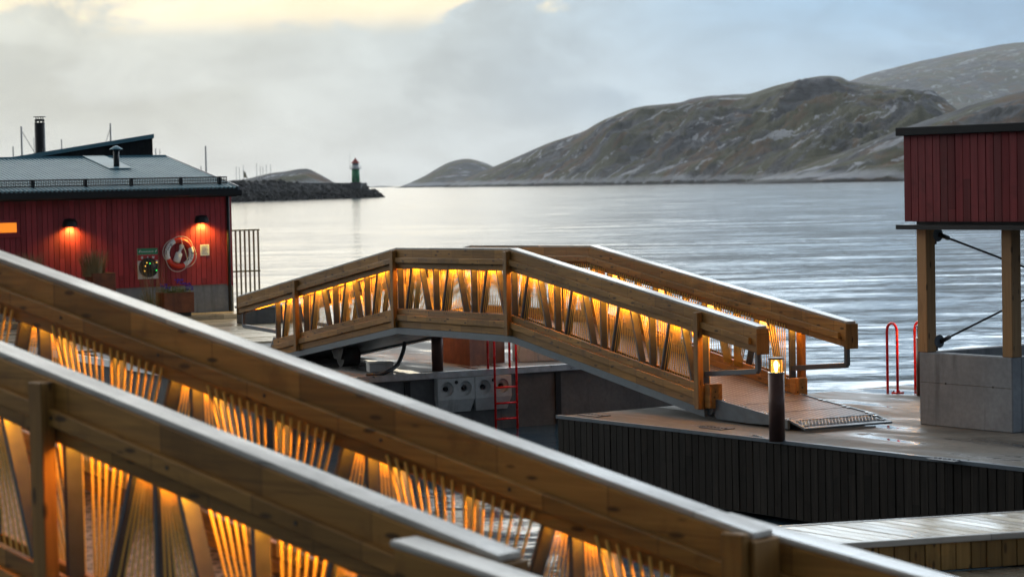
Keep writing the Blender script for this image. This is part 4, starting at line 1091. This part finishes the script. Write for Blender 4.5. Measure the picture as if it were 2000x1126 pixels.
def planter(px0, px1, pyb, h, off, lbl, name='planter', dep=0.6, z0=0.05):
    p0 = on_plane(px0, pyb, BC + DM * off, DM); p1 = on_plane(px1, pyb, BC + DM * off, DM)
    L = (p1 - p0).length
    e = empty(name, Vector((p0.x, p0.y, z0)), AM); tag(e, lbl, 'planter')
    mb = MB(); t = 0.03
    mb.box(0, L, -dep, -dep + t, 0.1, h); mb.box(0, L, -t, 0, 0.1, h); mb.box(0, t, -dep + t, -t, 0.1, h); mb.box(L - t, L, -dep + t, -t, 0.1, h)
    mb.build('box', M['corten'], e, 0.004)
    MB().box(t, L - t, -dep + t, -t, 0.1, h - 0.06).build('soil', M['rubber'], e)
    MB().box(0.06, L - 0.06, -dep + 0.06, -0.06, 0.0, 0.1).build('foot', M['black_metal'], e)
    return e, L, dep, h
e, L, dp, h_ = planter(305, 363, 622, 0.58, 0.9, 'corten planter with violet flowers beside the boathouse wall')
e.location.z = 0.16
mb = MB(); mbf = MB()
for k in range(520):
    x, y = rng.uniform(0.02, L), rng.uniform(-dp, 0); z = h_ - 0.05 + rng.random() ** 1.5 * 0.16 * (1.2 - abs(x - L / 2) / L)
    d1 = Vector((rng.uniform(-1, 1), rng.uniform(-1, 1), rng.uniform(-0.4, 0.8))).normalized() * 0.03; d2 = Vector((rng.uniform(-1, 1), rng.uniform(-1, 1), rng.uniform(-1, 1))).normalized() * 0.016
    c = Vector((x, y, z)); b = len(mb.v); mb.v += [tuple(c - d1), tuple(c + d2), tuple(c + d1), tuple(c - d2)]; mb.f.append((b, b + 1, b + 2, b + 3)); mb.sm.append(False)
blades(mb, 40, (L / 2, -dp / 2, h_ - 0.05), 0.25, L * 0.4, rng, 0.004)
tag(mb.build('foliage', M['grass_green'], e), kind='stuff')
for (cx, cz, nn) in ((0.62 * L, 0.33, 16), (0.95 * L, 0.17, 16), (0.88 * L, 0.23, 12), (0.13 * L, 0.22, 12), (0.22 * L, 0.16, 8), (1.0 * L, 0.12, 10), (0.66 * L, 0.27, 8)):
    for k in range(nn):
        c = Vector((cx + rng.uniform(-0.06, 0.06), -dp / 2 + rng.uniform(-0.25, 0.1), h_ - 0.04 + cz + rng.uniform(-0.03, 0.03)))
        for s_ in range(3):
            d1 = Vector((rng.uniform(-1, 1), rng.uniform(-1, 1), rng.uniform(-1, 1))).normalized() * 0.022; d2 = d1.cross(Vector((rng.random(), rng.random(), 0.3))).normalized() * 0.018
            b = len(mbf.v); mbf.v += [tuple(c - d1), tuple(c + d2), tuple(c + d1), tuple(c - d2)]; mbf.f.append((b, b + 1, b + 2, b + 3)); mbf.sm.append(False)
tag(mbf.build('flower', M['flower'], e), kind='stuff')
e, L, dp, h_ = planter(168, 212, 628, 1.18, 1.1, 'tall dark planter holding dry ornamental grass left of the rescue sign')
e.location.z = 0.1
mb = MB(); blades(mb, 420, (L / 2 - 0.15, -dp / 2, h_ - 0.08), 0.62, 0.26, rng, 0.006, 0.42); tag(mb.build('ornamental_grass', M['grass_dry'], e), kind='stuff')
e2, L, dp, h_ = planter(30, 75, 628, 1.18, 1.1, 'dark planter with dry grass below the lit window')
e2.location.z = 0.1
mb = MB(); blades(mb, 260, (L / 2, -dp / 2, h_ - 0.08), 0.62, 0.26, rng, 0.006, 0.5); tag(mb.build('ornamental_grass', M['grass_dry'], e2), kind='stuff')
p = on_plane(292, 622, BC + DM * 1.2, DM)
e = empty('grass_clump', (p.x, p.y, 0.06)); tag(e, 'green and dry grass clump left of the violet flower planter', 'plant')
mb = MB(); blades(mb, 160, (0, 0, 0), 0.75, 0.16, rng, 0.007, 0.4); tag(mb.build('leaf', M['grass_green'], e), kind='stuff')
mb = MB(); blades(mb, 70, (0.1, 0, 0), 1.75, 0.2, rng, 0.005, 0.28); tag(mb.build('dry_stem', M['grass_dry'], e), kind='stuff')
mb = MB(); p2 = on_plane(288, 622, BC + DM * 1.0, DM)
# low grey bench block seen through the far end of the footbridge
p0 = ground(478, 637); p1 = ground(556, 640)
e = empty('bench_block', (p0.x, p0.y, 0), AM); tag(e, 'dark grey bench block behind the left end of the arched footbridge', 'bench')
MB().box(0, 1.9, 0, 0.5, 0.04, 0.40).build('body', M['concrete_dark'], e, 0.02)
MB().box(-0.03, 1.93, -0.03, 0.53, 0.401, 0.45).build('seat_slab', M['concrete'], e, 0.01)

# ------------------------------------------------------------------ things on the left dock
def bollard(p, lbl, h=1.02, r=0.098):
    e = empty('bollard_light', p); tag(e, lbl, 'lamp', 'round bollard lights on the docks')
    MB().lathe([(r, 0), (r, h - 0.19)], n=32).build('post', M['bollard_paint'], e)
    MB().lathe([(r + 0.002, h - 0.19), (r + 0.002, h - 0.175)], n=32).build('collar', M['bolt_steel'], e)
    mb = MB()
    for k in range(4):
        a_ = R(-62) + k * math.pi / 2; mb.box((r - 0.012) * math.cos(a_) - 0.007, (r - 0.012) * math.cos(a_) + 0.007, (r - 0.012) * math.sin(a_) - 0.007, (r - 0.012) * math.sin(a_) + 0.007, h - 0.175, h - 0.024)
    mb.build('frame', M['bollard_paint'], e)
    MB().lathe([(r - 0.022, h - 0.174), (r - 0.022, h - 0.025)], n=28).build('lens', M['lantern_glass'], e)
    MB().lathe([(0.012, h - 0.173), (0.026, h - 0.11), (0.026, h - 0.07), (0.010, h - 0.04)], n=12).build('bulb', M['lantern_core'], e)
    MB().lathe([(r + 0.004, h - 0.023), (r + 0.004, h - 0.006), (r - 0.01, h)], n=32).build('cap', M['bollard_paint'], e)
    ld = bpy.data.lights.new('lamp_light', 'POINT'); ld.energy = 230; ld.color = (1.0, 0.50, 0.08); ld.shadow_soft_size = 0.034
    lo_ = bpy.data.objects.new('lamp_light', ld); C.objects.link(lo_); lo_.parent = e; lo_.location = (0, 0, h - 0.09)
    return e
bollard(ground(1518, 861), 'brown bollard light glowing in front of the footbridge ramp')
pb = ground(1507, 752); bollard(G(6.4, 4.4), 'brown bollard light seen through the far railing of the footbridge')
bollard(ground(855, 724), 'brown bollard light under the middle of the arched footbridge')
# ladders
def ladder(p, rz, lbl, down=1.5, hi=1.02, half=0.21):
    e = empty('ladder', p, rz); tag(e, lbl, 'ladder', 'red dock ladders')
    for x in (-half, half):
        pts = [(x, -0.10, -down), (x, -0.10, hi - 0.13)]
        for k in range(1, 9):
            a_ = math.pi * k / 8; pts.append((x, 0.02 - 0.12 * math.cos(a_), hi - 0.12 + 0.12 * math.sin(a_)))
        pts.append((x, 0.14, 0.01))
        MB().tube(pts, 0.021, 10).build('rail', M['red_paint'], e)
        mb = MB(); mb.box(x - 0.07, x + 0.07, 0.08, 0.20, 0.0, 0.018); mb.build('base_plate', M['red_paint'], e)
        mb = MB()
        for dx_ in (-0.05, 0.05): mb.tube([(x + dx_, 0.11, 0.016), (x + dx_, 0.11, 0.035)], 0.012, 6)
        mb.build('bolt', M['black_metal'], e)
    z = -0.28
    while z > -down:
        MB().tube([(-half, -0.10, z), (half, -0.10, z)], 0.018, 8).build('rung', M['red_paint'], e); z -= 0.27
p = ground(1793, 766)
ladder(G(5.66, (p - OM).dot(NM)), AM + math.pi, 'red ladder hoops at the far dock edge beside the shelter', half=0.255)
p = ground(992, 724)
ladder(G(-2.10, (p - OM).dot(NM), 0.0), AM, 'red ladder down into the basin under the arched footbridge')
# corten planter, hexagonal front
p0, p1, p2 = ground(843, 703), ground(918, 715), ground(986, 707)
e = empty('corten_planter', p1); tag(e, 'large angular corten planter behind the red basin ladder', 'planter')
a0, a2 = p0 - p1, p2 - p1; hgt = 0.50
back = a0 + a2 * 1.6
poly = [(0, 0), (a2.x, a2.y), (a2.x + a0.x * 0.8, a2.y + a0.y * 0.8 + 0.3), (a0.x + 0.2, a0.y + 0.5), (a0.x, a0.y)]
mb = MB(); b = 0
for z in (0.0, hgt): mb.v += [(x, y, z) for x, y in poly]
cx, cy = sum(p[0] for p in poly) / 5, sum(p[1] for p in poly) / 5
for z in (hgt, hgt - 0.10): mb.v += [(cx + (x - cx) * 0.94, cy + (y - cy) * 0.94, z) for x, y in poly]
for L_ in range(3):
    for k in range(5): mb.f.append((L_ * 5 + k, L_ * 5 + (k + 1) % 5, L_ * 5 + 5 + (k + 1) % 5, L_ * 5 + 5 + k)); mb.sm.append(False)
mb.build('box', M['corten'], e)
MB().prism([(cx + (x - cx) * 0.94, cy + (y - cy) * 0.94) for x, y in poly], 'Z', hgt - 0.14, hgt - 0.09).build('soil', M['rubber'], e)
mb = MB(); blades(mb, 120, (cx, cy, hgt - 0.1), 0.22, 0.4, rng, 0.006, 0.5); tag(mb.build('foliage', M['grass_green'], e), kind='stuff')
# concrete blocks
def cblock(px0, px1, py, h, dep, lbl, mat='concrete_pale'):
    p0 = ground(px0, py); p1 = ground(px1, py - 1)
    e = empty('concrete_block', p0, AM * 0.5); tag(e, lbl, 'block')
    L = (p1 - p0).length
    MB().box(0, L * 0.30, 0, dep, 0, h).build('end_slab', M[mat], e, 0.012)
    MB().box(L * 0.305, L, 0.02, dep, 0, h).build('body', M[mat], e, 0.012)
cblock(1014, 1140, 707, 0.36, 0.5, 'pale concrete block beyond the basin under the footbridge')
p0 = ground(722, 727); e = empty('junction_box', p0, 0.25); tag(e, 'small beige cable box on the dock under the arched footbridge', 'box')
MB().box(0, 0.42, 0, 0.3, 0, 0.14).build('body', M['concrete_pale'], e, 0.008); MB().box(-0.01, 0.43, -0.01, 0.31, 0.141, 0.165).build('lid', M['concrete_pale'], e, 0.006)
# cable from the bridge to the dock
c0 = at_y(791, 668, 40.9); c1 = at_y(786, 690, 40.8); c2 = at_y(775, 713, 40.6); c3 = at_y(757, 725, 40.3); c4 = ground(738, 732, 0.04); c5 = ground(715, 733, 0.04)
pts = [c0, c1, c2, c3, c4, c5]; sm_ = []
for i in range(len(pts) - 1):
    q0, q1, q2, q3 = pts[max(i - 1, 0)], pts[i], pts[i + 1], pts[min(i + 2, len(pts) - 1)]
    for k in range(6):
        t = k / 6; sm_.append(0.5 * ((2 * q1) + (q2 - q0) * t + (2 * q0 - 5 * q1 + 4 * q2 - q3) * t * t + (3 * q1 - q0 - 3 * q2 + q3) * t ** 3))
sm_.append(c5)
tag(MB().tube(sm_, 0.035, 10).build('cable', M['rubber']), 'thick black cable drooping from the footbridge to the dock', 'cable')

# ------------------------------------------------------------------ shelter on the right dock
SP = Vector((5.19, 30.88, 0))
S = empty('shelter', SP, RZ_E); tag(S, 'red boarded shelter box on timber posts and a concrete base', 'shelter')
ps = empty('plinth', (0, 0, 0), 0, S)
zp = 0.93
MB().box(0, 1.60, 0, 0.17, 0, zp).build('front_wall', M['concrete'], ps, 0.012)
MB().box(1.43, 1.60, 0.171, 5.4, 0, zp).build('side_wall', M['concrete'], ps, 0.012)
MB().box(0, 0.17, 0.171, 5.4, 0, zp).build('side_wall', M['concrete'], ps, 0.012)
MB().box(0.171, 1.429, 0.3, 5.4, 0, zp - 0.3).build('fill', M['concrete_dark'], ps)
MB().box(0.02, 1.58, -0.0025, 0.0, 0.545, 0.552).build('form_joint', M['concrete_dark'], ps)
for x in (0.47, 1.28): MB().tube([(x, 0.0, 0.55), (x, -0.004, 0.55)], 0.013, 10).build('tie_hole', M['screw'], ps)
for x, y in ((-0.02, 0.0), (1.44, 0.0), (-0.02, 4.8), (1.44, 4.8)):
    MB().box(x, x + 0.17, y, y + 0.17, zp, 2.50).build('post', M['glulam'], S, 0.008)
bx0, bx1, by0, by1, bz0, bz1 = -0.09, 3.2, -0.14, 5.4, 2.60, 3.70
MB().box(bx0 - 0.05, bx1, by0 - 0.10, by1, 2.50, 2.56).build('base_ledge', M['black_metal'], S)
MB().box(bx0 + 0.12, bx1, by0 + 0.10, by1, 2.561, bz0 + 0.01).build('base_frame', M['black_metal'], S)
MB().box(bx0 + 0.03, bx1, by0 + 0.03, by1, bz0 + 0.011, bz1 - 0.01).build('wall_core', M['black_board'], S)
sme = MB().box(-0.0585, 0.0585, -0.012, 0.012, bz0, bz1).mesh('wall_board')
for k in range(26): place(sme, 'wall_board', M['maroon_board'], S, Matrix.Translation((bx0 + 0.065 + k * 0.1295, by0 + 0.015 + random.uniform(-0.003, 0.003), 0)))
for k in range(42): place(sme, 'wall_board', M['maroon_board'], S, Matrix.Translation((bx1 + 0.013, by0 + 0.075 + k * 0.1295, 0)) @ Matrix.Rotation(math.pi / 2, 4, 'Z'))
mb = MB(); mb.quadbox([(bx0 - 0.06, by0 - 0.08, bz1 - 0.01), (bx1 + 0.08, by0 - 0.08, bz1 - 0.01), (bx1 + 0.08, by1, bz1 - 0.01), (bx0 - 0.06, by1, bz1 - 0.01), (bx0 - 0.06, by0 - 0.08, bz1 + 0.095), (bx1 + 0.08, by0 - 0.08, bz1 + 0.095), (bx1 + 0.08, by1, bz1 + 0.095), (bx0 - 0.06, by1, bz1 + 0.095)])
mb.build('roof', M['roof_black'], S, 0.008)
for z0, z1 in ((2.42, 1.05), (1.06, 2.42)):
    brc = empty('tie_rod', (0, 0, 0), 0, S)
    MB().tube([(0.16, 0.24, z0), (0.16, 4.75, z1)], 0.014, 8).build('rod', M['black_metal'], brc)
    dd = Vector((0, 4.51, z1 - z0)).normalized(); q = Vector((0.16, 0.24, z0))
    MB().tube([q - dd * 0.02, q + dd * 0.16], 0.030, 8).build('turnbuckle', M['black_metal'], brc)
    g_ = MB().lathe([(0.085, 0.0), (0.085, 0.024)], (0, 0, 0), 20).build('gusset', M['steel_paint'], brc); g_.rotation_euler = (0, R(90), 0); g_.location = (0.135, 0.215, z0)
    MB().box(0.06, 0.16, 0.171, 0.185, z0 - 0.12, z0 + 0.07).build('gusset_plate', M['steel_paint'], brc)

# ------------------------------------------------------------------ haze over the sound
USE_HAZE = True
if USE_HAZE:
    a = Mat('haze'); a.t.nodes.remove(a.b)
    pv = a.n('ShaderNodeVolumePrincipled'); pv.inputs['Color'].default_value = (0.93, 0.96, 1.0, 1); pv.inputs['Density'].default_value = 0.000042; pv.inputs['Anisotropy'].default_value = 0.3
    a.link(pv.outputs[0], a.t.nodes['Material Output'].inputs['Volume'])
    hz = MB().box(-6100, 6100, -500, 9100, -4.0, 480).build('haze', a.m); tag(hz, kind='stuff')
